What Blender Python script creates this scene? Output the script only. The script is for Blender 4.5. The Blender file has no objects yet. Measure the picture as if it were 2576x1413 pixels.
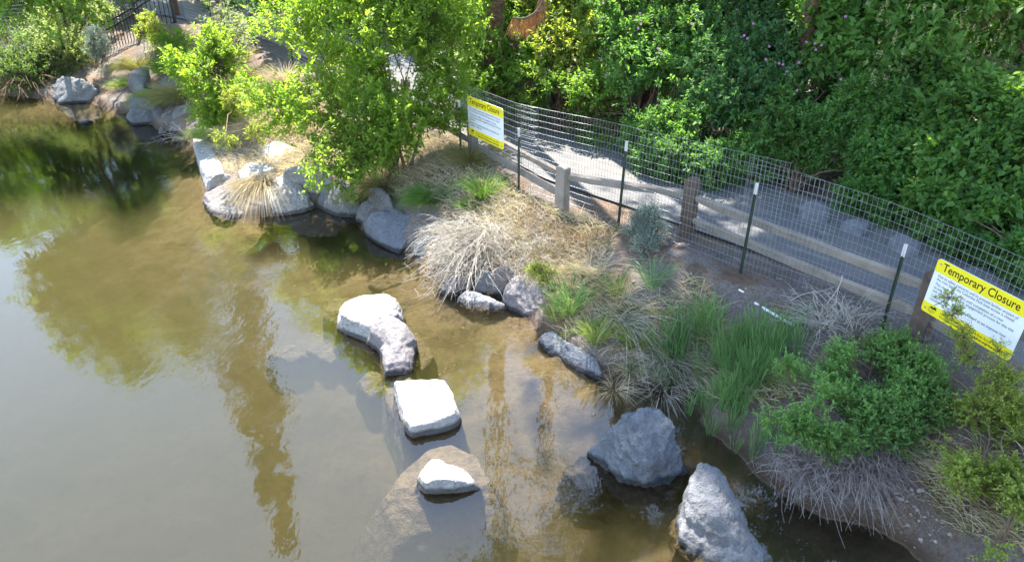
import bpy, bmesh, math, random
import numpy as np
from mathutils import Vector, Matrix
R = math.radians
scn = bpy.context.scene
COL = scn.collection

# ------------------------------------------------------------------ camera, sky, sun, exposure
PITCH, HC, FPX, CU, CV = R(28.0), 4.8, 1789.0, 1288.0, 706.5     # pixel units of a 2576 px wide picture
cam = bpy.data.cameras.new('camera')
cam.sensor_width = 36.0
cam.lens = 36.0 * FPX / 2576.0
cam.clip_start, cam.clip_end = 0.05, 2000.0
camo = bpy.data.objects.new('camera', cam); COL.objects.link(camo)
camo.location = (0, 0, HC); camo.rotation_euler = (math.pi/2 - PITCH, 0, 0)
scn.camera = camo

SUN_AZ, SUN_EL = R(-18.0), R(60.0)          # azimuth from +Y towards +X
wd = bpy.data.worlds.new('World'); scn.world = wd; wd.use_nodes = True
nt = wd.node_tree; nt.nodes.clear()
sky = nt.nodes.new('ShaderNodeTexSky'); sky.sky_type = 'NISHITA'; sky.sun_disc = False
sky.sun_elevation = SUN_EL; sky.sun_rotation = SUN_AZ
sky.air_density = 1.0; sky.dust_density = 0.08; sky.ozone_density = 1.0
bg = nt.nodes.new('ShaderNodeBackground'); bg.inputs['Strength'].default_value = 0.15
out = nt.nodes.new('ShaderNodeOutputWorld')
hz = nt.nodes.new('ShaderNodeHueSaturation'); hz.inputs['Saturation'].default_value = 0.88      # thin high haze
nt.links.new(sky.outputs[0], hz.inputs['Color']); nt.links.new(hz.outputs[0], bg.inputs[0]); nt.links.new(bg.outputs[0], out.inputs[0])
sl = bpy.data.lights.new('sun', 'SUN'); sl.energy = 5.0; sl.angle = R(0.53); sl.color = (1.0, 0.955, 0.88)
so = bpy.data.objects.new('sun', sl); COL.objects.link(so)
sdir = Vector((math.sin(SUN_AZ)*math.cos(SUN_EL), math.cos(SUN_AZ)*math.cos(SUN_EL), math.sin(SUN_EL)))
so.rotation_euler = sdir.to_track_quat('Z', 'Y').to_euler(); so.location = (-10, 10, 20)
scn.view_settings.view_transform = 'Standard'; scn.view_settings.look = 'None'
scn.view_settings.exposure = 2.2; scn.view_settings.gamma = 1.0
cy = scn.cycles
cy.max_bounces = 8; cy.diffuse_bounces = 3; cy.glossy_bounces = 3; cy.transmission_bounces = 4
cy.transparent_max_bounces = 12; cy.volume_bounces = 2
cy.caustics_reflective = False; cy.caustics_refractive = False
cy.use_denoising = True

# ------------------------------------------------------------------ pixel -> place
cP, sP = math.cos(PITCH), math.sin(PITCH)
def ray(u, v):
    x = (u - CU)/FPX; y = (CV - v)/FPX
    return x, cP + y*sP, -sP + y*cP
def P(u, v, z=0.0):
    x, y, w = ray(u, v); t = (z - HC)/w
    return np.array((x*t, y*t, z))
def PD(u, v, Y):
    x, y, w = ray(u, v); t = Y/y
    return np.array((x*t, Y, HC + w*t))
def pxm(px, Y):                # metres that px pixels span at forward distance Y
    return px*Y/FPX*1.02

# ------------------------------------------------------------------ numpy noise
def _h(i, j, k, s):
    n = (i.astype(np.uint32)*np.uint32(374761393) + j.astype(np.uint32)*np.uint32(668265263)
         + k.astype(np.uint32)*np.uint32(2147483647) + np.uint32(s)*np.uint32(1274126177))
    n = (n ^ (n >> np.uint32(13)))*np.uint32(1274126177)
    n = n ^ (n >> np.uint32(16))
    return (n & np.uint32(0xffff)).astype(np.float64)/65535.0
def vnoise(p, s=0):
    with np.errstate(over='ignore'):
        i = np.floor(p).astype(np.int64); f = p - i; f = f*f*(3 - 2*f); r = 0
        for a in (0, 1):
            for b in (0, 1):
                for c in (0, 1):
                    w = (f[:, 0] if a else 1-f[:, 0])*(f[:, 1] if b else 1-f[:, 1])*(f[:, 2] if c else 1-f[:, 2])
                    r = r + w*_h(i[:, 0]+a, i[:, 1]+b, i[:, 2]+c, s)
    return r*2 - 1
def fbm(p, s=0, o=4, g=0.5):
    r = 0; a = 1; 
    for k in range(o):
        r = r + a*vnoise(p*(2.03**k) + k*17.3, s + k); a *= g
    return r
def nrm(a):
    return a/np.maximum(np.linalg.norm(a, axis=-1, keepdims=True), 1e-9)

# ------------------------------------------------------------------ object helpers
def tag(o, label=None, cat=None, group=None, kind=None):
    if label: o['label'] = label
    if cat: o['category'] = cat
    if group: o['group'] = group
    if kind: o['kind'] = kind
    return o
def thing(name, label, cat, loc=(0, 0, 0), group=None):
    o = bpy.data.objects.new(name, None); COL.objects.link(o); o.location = [float(c) for c in loc]
    o.empty_display_size = 0.1
    return tag(o, label, cat, group)
def link(name, me, mat, parent=None):
    o = bpy.data.objects.new(name, me); COL.objects.link(o)
    if mat: me.materials.append(mat)
    if parent is not None:
        o.parent = parent
        o.matrix_parent_inverse = Matrix.Translation(-parent.location)   # mesh data stay in world places
    return o
def mesh_np(name, V, F, smooth=False):
    """V (n,3), F (m,k) with one k"""
    V = np.asarray(V, dtype=np.float32); F = np.asarray(F, dtype=np.int32)
    me = bpy.data.meshes.new(name); k = F.shape[1]
    me.vertices.add(len(V)); me.vertices.foreach_set('co', V.ravel())
    me.loops.add(F.size); me.loops.foreach_set('vertex_index', F.ravel())
    me.polygons.add(len(F)); me.polygons.foreach_set('loop_start', np.arange(len(F), dtype=np.int32)*k)
    me.update(calc_edges=True)
    if smooth: me.polygons.foreach_set('use_smooth', np.ones(len(F), dtype=bool))
    me.validate()
    return me
class MB:
    """collects boxes, tubes, prisms into one mesh"""
    def __init__(s): s.V = []; s.F = []
    def add(s, V, F):
        n = len(s.V); s.V += [tuple(map(float, v)) for v in V]; s.F += [tuple(n+i for i in f) for f in F]
    def prism(s, poly, h):
        """poly: list of 3D points (one face), h: extrusion vector"""
        n = len(poly); h = np.array(h); V = [np.array(p) for p in poly] + [np.array(p)+h for p in poly]
        s.add(V, [tuple(range(n))[::-1], tuple(range(n, 2*n))] + [(i, (i+1) % n, n+(i+1) % n, n+i) for i in range(n)])
    def beam(s, a, b, w, t, up=(0, 0, 1)):
        a = np.array(a, float); b = np.array(b, float); d = nrm(b-a); x = nrm(np.cross(d, up)); y = np.cross(x, d)
        q = [a + x*i*w/2 + y*j*t/2 for i, j in ((-1, -1), (1, -1), (1, 1), (-1, 1))]
        s.prism(q, b-a)
    def tube(s, pts, r0, r1, n=6):
        pts = np.array(pts, float); K = len(pts); rs = np.linspace(r0, r1, K); base = len(s.V); ref = np.array((0.31, 0.17, 0.93))
        for i in range(K):
            d = nrm(pts[min(i+1, K-1)] - pts[max(i-1, 0)])
            if abs(d @ nrm(ref)) > .95: ref = np.array((1., 0.2, 0))
            x = nrm(np.cross(d, ref)); y = np.cross(d, x)
            for k in range(n):
                a = 2*math.pi*k/n; s.V.append(tuple(pts[i] + rs[i]*(math.cos(a)*x + math.sin(a)*y)))
        for i in range(K-1):
            for k in range(n):
                a, b = base+i*n+k, base+i*n+(k+1) % n; s.F.append((a, b, b+n, a+n))
        s.F.append(tuple(base+k for k in range(n))[::-1]); s.F.append(tuple(base+(K-1)*n+k for k in range(n)))
    def build(s, name, mat, parent=None, smooth=False, bevel=0):
        me = bpy.data.meshes.new(name); me.from_pydata(s.V, [], s.F); me.update()
        bm = bmesh.new(); bm.from_mesh(me); bmesh.ops.recalc_face_normals(bm, faces=bm.faces)
        if bevel: bmesh.ops.bevel(bm, geom=bm.edges[:], offset=bevel, segments=2, affect='EDGES')
        bm.to_mesh(me); bm.free()
        if smooth: me.polygons.foreach_set('use_smooth', np.ones(len(me.polygons), dtype=bool))
        return link(name, me, mat, parent)

def leaf_mesh(name, pos, d, up, L, W, fold=0.18, curl=0.12):
    """one folded diamond leaf per row"""
    d = nrm(d); s = nrm(np.cross(d, up)); n = np.cross(s, d); L = L[:, None]; W = W[:, None]
    N = len(pos)
    b = pos; t = pos + d*L - n*L*curl
    m = pos + d*L*0.48
    l = m - s*W*0.5 + n*W*fold; r = m + s*W*0.5 + n*W*fold
    V = np.stack([b, l, t, r], 1).reshape(-1, 3); i = np.arange(N)*4
    F = np.concatenate([np.stack([i, i+3, i+2], 1), np.stack([i, i+2, i+1], 1)])
    return mesh_np(name, V, F)
def ribbon_mesh(name, C, W):
    """C (N,K,3) centre lines, W (N,K) widths -> crossed-free flat blades"""
    N, K, _ = C.shape; T = np.gradient(C, axis=1); T = nrm(T)
    rng = np.random.default_rng(N*7+K)
    ref = nrm(rng.normal(size=(N, 1, 3))*np.array((1, 1, .25)))
    S = nrm(np.cross(T, np.broadcast_to(ref, T.shape)))
    A = C - S*W[..., None]/2; B = C + S*W[..., None]/2
    V = np.stack([A, B], 2).reshape(-1, 3)
    i = (np.arange(N)[:, None]*2*K + np.arange(K-1)[None]*2).ravel()
    F = np.stack([i, i+1, i+3, i+2], 1)
    return mesh_np(name, V, F, True)
def tube_mesh(name, C, Rr, sides=3):
    N, K, _ = C.shape; T = nrm(np.gradient(C, axis=1))
    ref = np.array((0.37, 0.21, 0.9)); X = nrm(np.cross(T, ref)); Y = np.cross(T, X)
    a = np.arange(sides)*2*math.pi/sides
    V = C[:, :, None] + Rr[:, :, None, None]*(np.cos(a)[None, None, :, None]*X[:, :, None] + np.sin(a)[None, None, :, None]*Y[:, :, None])
    V = V.reshape(-1, 3)
    n, k, s = np.meshgrid(np.arange(N), np.arange(K-1), np.arange(sides), indexing='ij')
    f = lambda kk, ss: ((n*K + kk)*sides + ss % sides).ravel()
    F = np.stack([f(k, s), f(k, s+1), f(k+1, s+1), f(k+1, s)], 1)
    return mesh_np(name, V, F, True)

# ------------------------------------------------------------------ materials
def newmat(name):
    m = bpy.data.materials.new(name); m.use_nodes = True; t = m.node_tree; t.nodes.clear()
    return m, t, t.nodes.new('ShaderNodeOutputMaterial')
def N(t, typ, **kw):
    n = t.nodes.new(typ)
    for k, v in kw.items():
        if k in n.inputs: n.inputs[k].default_value = v
        else: setattr(n, k, v)
    return n
def mixc(t, fac, a, b, mode='MIX'):
    n = t.nodes.new('ShaderNodeMix'); n.data_type = 'RGBA'; n.blend_type = mode
    for sock, v in ((n.inputs[0], fac), (n.inputs[6], a), (n.inputs[7], b)):
        if hasattr(v, 'is_linked') or hasattr(v, 'links'): t.links.new(v, sock)
        elif isinstance(v, (int, float)): sock.default_value = v
        else: sock.default_value = (*v, 1) if len(v) == 3 else v
    return n.outputs[2]
def ramp(t, src, stops):
    n = t.nodes.new('ShaderNodeValToRGB'); t.links.new(src, n.inputs[0]); e = n.color_ramp.elements
    while len(e) < len(stops): e.new(0.5)
    for el, (p, c) in zip(e, stops):
        el.position = p; el.color = (c, c, c, 1) if isinstance(c, (int, float)) else (*c, 1)
    return n.outputs[0]
def noise(t, scale, detail=4, rough=0.55, vec=None):
    n = t.nodes.new('ShaderNodeTexNoise'); n.inputs['Scale'].default_value = scale; n.inputs['Detail'].default_value = detail
    n.inputs['Roughness'].default_value = rough
    if vec is not None: t.links.new(vec, n.inputs['Vector'])
    return n.outputs[0]
def wpos(t):
    return t.nodes.new('ShaderNodeNewGeometry').outputs['Position']
def zramp(t, lo, hi):
    s = t.nodes.new('ShaderNodeSeparateXYZ'); t.links.new(wpos(t), s.inputs[0])
    m = t.nodes.new('ShaderNodeMapRange'); t.links.new(s.outputs[2], m.inputs[0]); m.inputs[1].default_value = lo; m.inputs[2].default_value = hi
    return m.outputs[0]
def bump(t, h, strength=0.5, dist=0.02):
    n = t.nodes.new('ShaderNodeBump'); n.inputs['Strength'].default_value = strength; n.inputs['Distance'].default_value = dist
    t.links.new(h, n.inputs['Height']); return n.outputs[0]
def principled(t, o, col, rough=0.8, nor=None, spec=0.3, metal=0.0):
    b = t.nodes.new('ShaderNodeBsdfPrincipled')
    if hasattr(col, 'links'): t.links.new(col, b.inputs['Base Color'])
    else: b.inputs['Base Color'].default_value = (*col, 1)
    if hasattr(rough, 'links'): t.links.new(rough, b.inputs['Roughness'])
    else: b.inputs['Roughness'].default_value = rough
    b.inputs['Specular IOR Level'].default_value = spec; b.inputs['Metallic'].default_value = metal
    if nor is not None: t.links.new(nor, b.inputs['Normal'])
    t.links.new(b.outputs[0], o.inputs[0]); return b
def leafmat(name, cols, trans=0.4, tcol=None, rough=0.5, spec=0.22):
    """per-leaf colour from its own island, matt upper side, light through the blade"""
    m, t, o = newmat(name)
    g = t.nodes.new('ShaderNodeNewGeometry')
    k = len(cols)
    c = ramp(t, g.outputs['Random Per Island'], [(i/max(k-1, 1), x) for i, x in enumerate(cols)])
    big = noise(t, 0.9, 2, 0.5, g.outputs['Position'])
    hs = t.nodes.new('ShaderNodeHueSaturation'); t.links.new(c, hs.inputs['Color'])
    mr = t.nodes.new('ShaderNodeMapRange'); t.links.new(big, mr.inputs[0]); mr.inputs[1].default_value = .3; mr.inputs[2].default_value = .7
    mr.inputs[3].default_value = .78; mr.inputs[4].default_value = 1.25
    t.links.new(mr.outputs[0], hs.inputs['Value'])
    b = t.nodes.new('ShaderNodeBsdfPrincipled'); t.links.new(hs.outputs[0], b.inputs['Base Color'])
    b.inputs['Roughness'].default_value = rough; b.inputs['Specular IOR Level'].default_value = spec
    if trans > 0:
        tr = t.nodes.new('ShaderNodeBsdfTranslucent')
        tc = mixc(t, 1.0, hs.outputs[0], tcol or (1.5, 1.45, 0.7), 'MULTIPLY'); t.links.new(tc, tr.inputs[0])
        mx = t.nodes.new('ShaderNodeMixShader'); mx.inputs[0].default_value = trans
        t.links.new(b.outputs[0], mx.inputs[1]); t.links.new(tr.outputs[0], mx.inputs[2]); t.links.new(mx.outputs[0], o.inputs[0])
    else: t.links.new(b.outputs[0], o.inputs[0])
    return m
def plain(name, col, rough=0.6, spec=0.3, metal=0.0, var=0.0, scale=8, bmp=0.0):
    m, t, o = newmat(name); c = col; nor = None
    if var:
        c = mixc(t, ramp(t, noise(t, scale, 5, .6, wpos(t)), [(.3, 0.), (.7, 1.)]), tuple(x*(1-var) for x in col), tuple(min(1, x*(1+var)) for x in col))
    if bmp: nor = bump(t, noise(t, scale*6, 4, .6, wpos(t)), bmp, 0.01)
    principled(t, o, c, rough, nor, spec, metal); return m

def rockmat(name, tone, warm=0.0, silt=(0.17, 0.128, 0.066)):
    m, t, o = newmat(name); p = wpos(t)
    a = tuple(x*0.78 for x in tone); b = tuple(x*1.18 for x in tone)
    c = mixc(t, ramp(t, noise(t, 3.0, 6, .65, p), [(.32, 0.), (.68, 1.)]), a, b)
    c = mixc(t, ramp(t, noise(t, 26, 5, .7, p), [(.35, 0.), (.62, .75)]), c, tuple(min(.75, x*1.35) for x in tone))
    c = mixc(t, ramp(t, noise(t, 45, 4, .75, p), [(.28, .85), (.45, 0.)]), c, tuple(x*0.35 for x in tone))
    c = mixc(t, ramp(t, noise(t, 1.3, 5, .7, p), [(.55, 0.), (.70, .5)]), c, tuple(x*0.55 for x in tone))
    st = ramp(t, noise(t, 1.7, 4, .6, p), [(.50, 0.), (.75, .25 + warm)])
    c = mixc(t, st, c, (tone[0]*1.1, tone[1]*0.86, tone[2]*0.66))
    sp = N(t, 'ShaderNodeTexVoronoi', Scale=42.0); t.links.new(p, sp.inputs['Vector'])
    spk = ramp(t, sp.outputs['Distance'], [(.05, 1.), (.11, 0.)])
    pick = ramp(t, sp.outputs['Color'], [(.80, 0.), (.84, .9)])
    mm = N(t, 'ShaderNodeMath', operation='MULTIPLY'); t.links.new(spk, mm.inputs[0]); t.links.new(pick, mm.inputs[1])
    c = mixc(t, mm.outputs[0], c, (.62, .62, .60))
    wz = N(t, 'ShaderNodeMath', operation='MULTIPLY_ADD'); t.links.new(noise(t, 9, 3, .6, p), wz.inputs[0]); wz.inputs[1].default_value = 0.05
    s = t.nodes.new('ShaderNodeSeparateXYZ'); t.links.new(p, s.inputs[0]); t.links.new(s.outputs[2], wz.inputs[2])
    wet = ramp(t, wz.outputs[0], [(.065, 1.), (.10, 0.)])        # stain line left by the water
    c = mixc(t, wet, c, tuple(x*0.30 for x in tone))
    under = ramp(t, wz.outputs[0], [(.012, 1.), (.030, 0.)])
    c = mixc(t, under, c, mixc(t, ramp(t, noise(t, 7, 4, .6, p), [(.35, 0.), (.65, 1.)]), silt, tuple(x*0.62 for x in silt)))
    h1 = noise(t, 14, 8, .68, p); v = N(t, 'ShaderNodeTexVoronoi', Scale=9.0, feature='DISTANCE_TO_EDGE')
    dist = N(t, 'ShaderNodeVectorMath', operation='ADD'); t.links.new(p, dist.inputs[0])
    nn = t.nodes.new('ShaderNodeTexNoise'); nn.inputs['Scale'].default_value = 5; t.links.new(p, nn.inputs['Vector'])
    sc = N(t, 'ShaderNodeVectorMath', operation='SCALE'); t.links.new(nn.outputs[1], sc.inputs[0]); sc.inputs['Scale'].default_value = .35
    t.links.new(sc.outputs[0], dist.inputs[1]); t.links.new(dist.outputs[0], v.inputs['Vector'])
    crack = ramp(t, v.outputs['Distance'], [(0., 0.), (.035, 1.)])
    ad = N(t, 'ShaderNodeMath', operation='MULTIPLY_ADD'); t.links.new(crack, ad.inputs[0]); ad.inputs[1].default_value = .06; t.links.new(h1, ad.inputs[2])
    big = noise(t, 4.0, 10, .62, dist.outputs[0]); rg = N(t, 'ShaderNodeMath', operation='ABSOLUTE'); sb = N(t, 'ShaderNodeMath', operation='SUBTRACT'); t.links.new(big, sb.inputs[0]); sb.inputs[1].default_value = .5; t.links.new(sb.outputs[0], rg.inputs[0])
    a2 = N(t, 'ShaderNodeMath', operation='MULTIPLY_ADD'); t.links.new(rg.outputs[0], a2.inputs[0]); a2.inputs[1].default_value = 2.6; t.links.new(ad.outputs[0], a2.inputs[2])
    principled(t, o, c, 0.85, bump(t, a2.outputs[0], 1.0, 0.05), 0.2)
    return m

# ------------------------------------------------------------------ setting: ground, path, water
def seg_dist(px, py, poly, closed=False):
    d = np.full(px.shape, 1e9); n = len(poly)
    for i in range(n if closed else n-1):
        a = poly[i]; b = poly[(i+1) % n]; ax, ay = a[0], a[1]; bx, by = b[0]-ax, b[1]-ay
        t = np.clip(((px-ax)*bx + (py-ay)*by)/(bx*bx+by*by+1e-12), 0, 1)
        d = np.minimum(d, np.hypot(px-ax-t*bx, py-ay-t*by))
    return d
def inside(px, py, poly):
    c = np.zeros(px.shape, bool); n = len(poly)
    for i in range(n):
        x1, y1 = poly[i][:2]; x2, y2 = poly[(i+1) % n][:2]
        if y1 == y2: continue
        k = ((y1 > py) != (y2 > py)) & (px < (x2-x1)*(py-y1)/(y2-y1) + x1)
        c ^= k
    return c
SHORE_PX = [(-60, 236), (0, 238), (70, 244), (130, 252), (230, 258), (300, 284), (345, 296), (405, 330), (455, 342), (486, 366), (500, 430), (514, 500), (540, 536),
            (600, 548), (700, 540), (790, 520), (890, 540), (925, 585), (1000, 632), (1060, 655), (1095, 690), (1120, 728), (1180, 735),
            (1270, 748), (1330, 806), (1365, 850), (1420, 900), (1500, 940), (1560, 955), (1680, 968), (1745, 1005), (1790, 1085),
            (1850, 1130), (1900, 1185), (1960, 1245), (2080, 1312), (2180, 1325), (2265, 1372), (2310, 1413), (2420, 1540)]
shore = [tuple(P(u, v)[:2]) for u, v in SHORE_PX]
LAND = [(-300, 60), (-40, 27), (-24, 22.5)] + shore + [(4.6, 1.5), (5.2, -20), (300, -40), (300, 300), (-300, 300)]
# fence line on the ground, from the near end to the far end: x, y, top of the mesh
FENCE = [(5.35, 2.6, 2.05), (4.75, 4.2, 2.12), (3.86, 6.28, 2.20), (2.74, 7.5, 2.30), (1.46, 8.9, 2.29), (0.13, 10.24, 2.24), (-0.81, 11.8, 2.19),
         (-2.25, 13.7, 2.3), (-3.75, 15.65, 2.4), (-5.2, 17.6, 2.48), (-6.7, 19.55, 2.56), (-8.5, 21.5, 2.65), (-10.0, 23.0, 2.75)]
FXY = [f[:2] for f in FENCE]
PATHLINE = [(6.3, -2)] + FXY + [(-13.5, 26.0), (-30, 40)]
def zfence(x, y):
    t = np.clip((y-12)/10, 0, 1); return 0.95 + 0.5*t*t*(3-2*t)
def terrain(x, y, detail=True):
    x = np.asarray(x, float); y = np.asarray(y, float)
    ds = seg_dist(x, y, LAND[1:-2]); land = inside(x, y, LAND)
    pp = np.stack([x, y, np.zeros_like(x)], -1).reshape(-1, 3); sd = np.where(land, ds, -ds) + (fbm(pp*2.4, 61, 2)*.055 + fbm(pp*7.5, 67, 2)*.028).reshape(x.shape); land = sd > 0; ds = np.abs(sd)
    df = seg_dist(x, y, PATHLINE)
    beyond = (df < 1e8) & (inside(x, y, PATHLINE + [(-30, 300), (300, 300), (300, -2)]))
    t = ds/np.maximum(ds + np.where(beyond, 0, np.maximum(df - 0.35, 0)), 1e-6)
    h = 0.10 + (zfence(x, y) - 0.10)*np.clip(t, 0, 1)**0.95
    rise = np.clip(ds/0.16, 0, 1); h = h*rise
    h = h + np.where(beyond, np.clip(df-3.0, 0, 3)*0.12, 0)
    under = -np.minimum(0.06 + ds*0.30, 1.15)*np.clip(ds/0.12, 0, 1)
    z = np.where(land, h, under)
    if detail:
        p = np.stack([x, y, np.zeros_like(x)], -1).reshape(-1, 3)
        b = fbm(p*1.3, 3, 4).reshape(x.shape)*0.06 + fbm(p*5.0, 9, 4).reshape(x.shape)*0.034
        w = np.where(land, np.clip(ds/0.3, 0, 1), np.clip(ds/0.5, 0, 1)*1.3)
        path = beyond & (df > .25) & (df < 2.9)
        z = z + b*w*np.where(path, .12, 1)
    return z
def tz(x, y): return float(terrain(np.array([x]), np.array([y]))[0])
def G(u, v, z0=0.5, it=12):
    """the ground point seen at a pixel"""
    lo = None
    t = np.linspace(3, 45, 900); x, y, w = ray(u, v); s = t/math.hypot(1, 0)
    X = x*s; Y = y*s; Z = HC + w*s; g = terrain(X, Y, False)
    k = np.argmax(Z <= np.maximum(g, 0.0) + 0.005); return np.array((X[k], Y[k], g[k]))

def axis(lo, hi, step, far):
    a = list(np.arange(lo, hi+1e-6, step)); g = step; l = lo; h = hi; L = []; H = []
    while l > -far: g *= 1.25; l -= g; L.append(l)
    g = step
    while h < far: g *= 1.25; h += g; H.append(h)
    return np.array(L[::-1] + a + H)
xs = axis(-13.5, 6.5, 0.055, 320); ys = axis(2.8, 24.0, 0.055, 320)
XX, YY = np.meshgrid(xs, ys); ZZ = terrain(XX, YY)
V = np.stack([XX, YY, ZZ], -1).reshape(-1, 3); nx = len(xs); ny = len(ys)
i = (np.arange(ny-1)[:, None]*nx + np.arange(nx-1)[None]).ravel()
gm = mesh_np('ground', V, np.stack([i, i+1, i+nx+1, i+nx], 1), True)
m, t, o = newmat('soil'); p = wpos(t)
c = mixc(t, ramp(t, noise(t, 2.2, 6, .6, p), [(.35, 0.), (.65, 1.)]), (.195, .175, .16), (.30, .27, .25))
c = mixc(t, ramp(t, noise(t, 30, 5, .75, p), [(.42, 0.), (.62, .75)]), c, (.15, .095, .055))
c = mixc(t, ramp(t, noise(t, 1.1, 3, .6, p), [(.48, 0.), (.62, .7)]), c, mixc(t, ramp(t, noise(t, 55, 3, .7, p), [(.4, 0.), (.6, 1.)]), (.15, .085, .045), (.30, .20, .12)))
bed = mixc(t, ramp(t, noise(t, 1.4, 5, .6, p), [(.35, 0.), (.65, 1.)]), (.165, .118, .058), (.25, .182, .094))
bed = mixc(t, ramp(t, noise(t, 9, 5, .7, p), [(.45, 0.), (.68, .6)]), bed, (.10, .072, .034))
c = mixc(t, zramp(t, -.02, .03), bed, c)
wet = N(t, 'ShaderNodeMath', operation='SUBTRACT'); t.links.new(zramp(t, .0, .16), wet.inputs[1]); wet.inputs[0].default_value = 1.0
w2 = N(t, 'ShaderNodeMath', operation='MULTIPLY'); t.links.new(wet.outputs[0], w2.inputs[0]); t.links.new(zramp(t, -.01, .02), w2.inputs[1])
c = mixc(t, w2.outputs[0], c, (.10, .065, .04))
principled(t, o, c, .95, bump(t, noise(t, 16, 10, .78, p), 1.0, .07), .1)
tag(link('ground', gm, m), kind='structure')

# path: an asphalt strip lying on the ground between the rail fence and the thicket
def offset_line(d):
    L = np.array(PATHLINE[:-1] + [(-20, 31)], float); T = nrm(np.gradient(L, axis=0)); n = np.stack([T[:, 1], -T[:, 0]], 1)
    n = np.where((n @ np.array((1., 1.)))[:, None] < 0, -n, n); return L + n*d
def dense(L, step=0.25):
    L = np.array(L, float); s = np.r_[0, np.cumsum(np.linalg.norm(np.diff(L, axis=0), axis=1))]
    q = np.arange(0, s[-1], step); return np.stack([np.interp(q, s, L[:, k]) for k in range(L.shape[1])], 1)
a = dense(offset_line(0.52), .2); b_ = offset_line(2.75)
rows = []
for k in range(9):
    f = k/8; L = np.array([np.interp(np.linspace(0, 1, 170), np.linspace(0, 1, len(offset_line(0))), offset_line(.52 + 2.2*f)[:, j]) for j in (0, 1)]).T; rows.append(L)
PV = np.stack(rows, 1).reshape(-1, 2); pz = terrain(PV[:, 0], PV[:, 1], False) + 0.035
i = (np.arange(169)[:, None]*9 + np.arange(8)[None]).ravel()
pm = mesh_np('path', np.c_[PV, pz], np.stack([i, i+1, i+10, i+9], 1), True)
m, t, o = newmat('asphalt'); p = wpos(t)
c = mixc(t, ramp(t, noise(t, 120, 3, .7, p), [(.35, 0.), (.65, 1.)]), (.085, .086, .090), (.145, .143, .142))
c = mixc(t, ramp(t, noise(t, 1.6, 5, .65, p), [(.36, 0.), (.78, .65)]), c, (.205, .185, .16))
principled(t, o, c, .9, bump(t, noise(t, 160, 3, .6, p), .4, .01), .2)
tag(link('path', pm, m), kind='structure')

# water: one closed body with a slightly rippled surface and turbid brown inside
WX0, WX1, WY0, WY1, WZ = -310., 310., -310., 310., -6.0
wv = [(WX0, WY0, 0), (WX1, WY0, 0), (WX1, WY1, 0), (WX0, WY1, 0), (WX0, WY0, WZ), (WX1, WY0, WZ), (WX1, WY1, WZ), (WX0, WY1, WZ)]
wm = bpy.data.meshes.new('water'); wm.from_pydata(wv, [], [(0, 1, 2, 3), (7, 6, 5, 4), (0, 4, 5, 1), (1, 5, 6, 2), (2, 6, 7, 3), (3, 7, 4, 0)]); wm.update()
m, t, o = newmat('river_water'); p = wpos(t)
mp = N(t, 'ShaderNodeMapping'); mp.inputs['Scale'].default_value = (1.0, .55, 1); t.links.new(p, mp.inputs[0])
rip = N(t, 'ShaderNodeMath', operation='MULTIPLY')
t.links.new(noise(t, 8.0, 3, .55, mp.outputs[0]), rip.inputs[0]); t.links.new(ramp(t, noise(t, .32, 2, .5, p), [(.40, .12), (.66, 1.)]), rip.inputs[1])
nb = bump(t, rip.outputs[0], .36, .014)
fr = N(t, 'ShaderNodeFresnel', IOR=1.70); t.links.new(nb, fr.inputs['Normal'])
gl = N(t, 'ShaderNodeBsdfGlossy'); gl.inputs['Roughness'].default_value = 0.0; t.links.new(nb, gl.inputs['Normal'])
tr = N(t, 'ShaderNodeBsdfTransparent')
mx = N(t, 'ShaderNodeMixShader'); t.links.new(fr.outputs[0], mx.inputs[0]); t.links.new(tr.outputs[0], mx.inputs[1]); t.links.new(gl.outputs[0], mx.inputs[2])
t.links.new(mx.outputs[0], o.inputs[0])
MURK, DEN = (.225, .21, .088, 1), .84
vs = N(t, 'ShaderNodeVolumeScatter'); vs.inputs['Color'].default_value = MURK; vs.inputs['Density'].default_value = DEN; vs.inputs['Anisotropy'].default_value = .2
va = N(t, 'ShaderNodeVolumeAbsorption'); va.inputs['Color'].default_value = MURK; va.inputs['Density'].default_value = DEN
ad = t.nodes.new('ShaderNodeAddShader'); t.links.new(vs.outputs[0], ad.inputs[0]); t.links.new(va.outputs[0], ad.inputs[1]); t.links.new(ad.outputs[0], o.inputs[1])
tag(link('water', wm, m), kind='structure')

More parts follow.
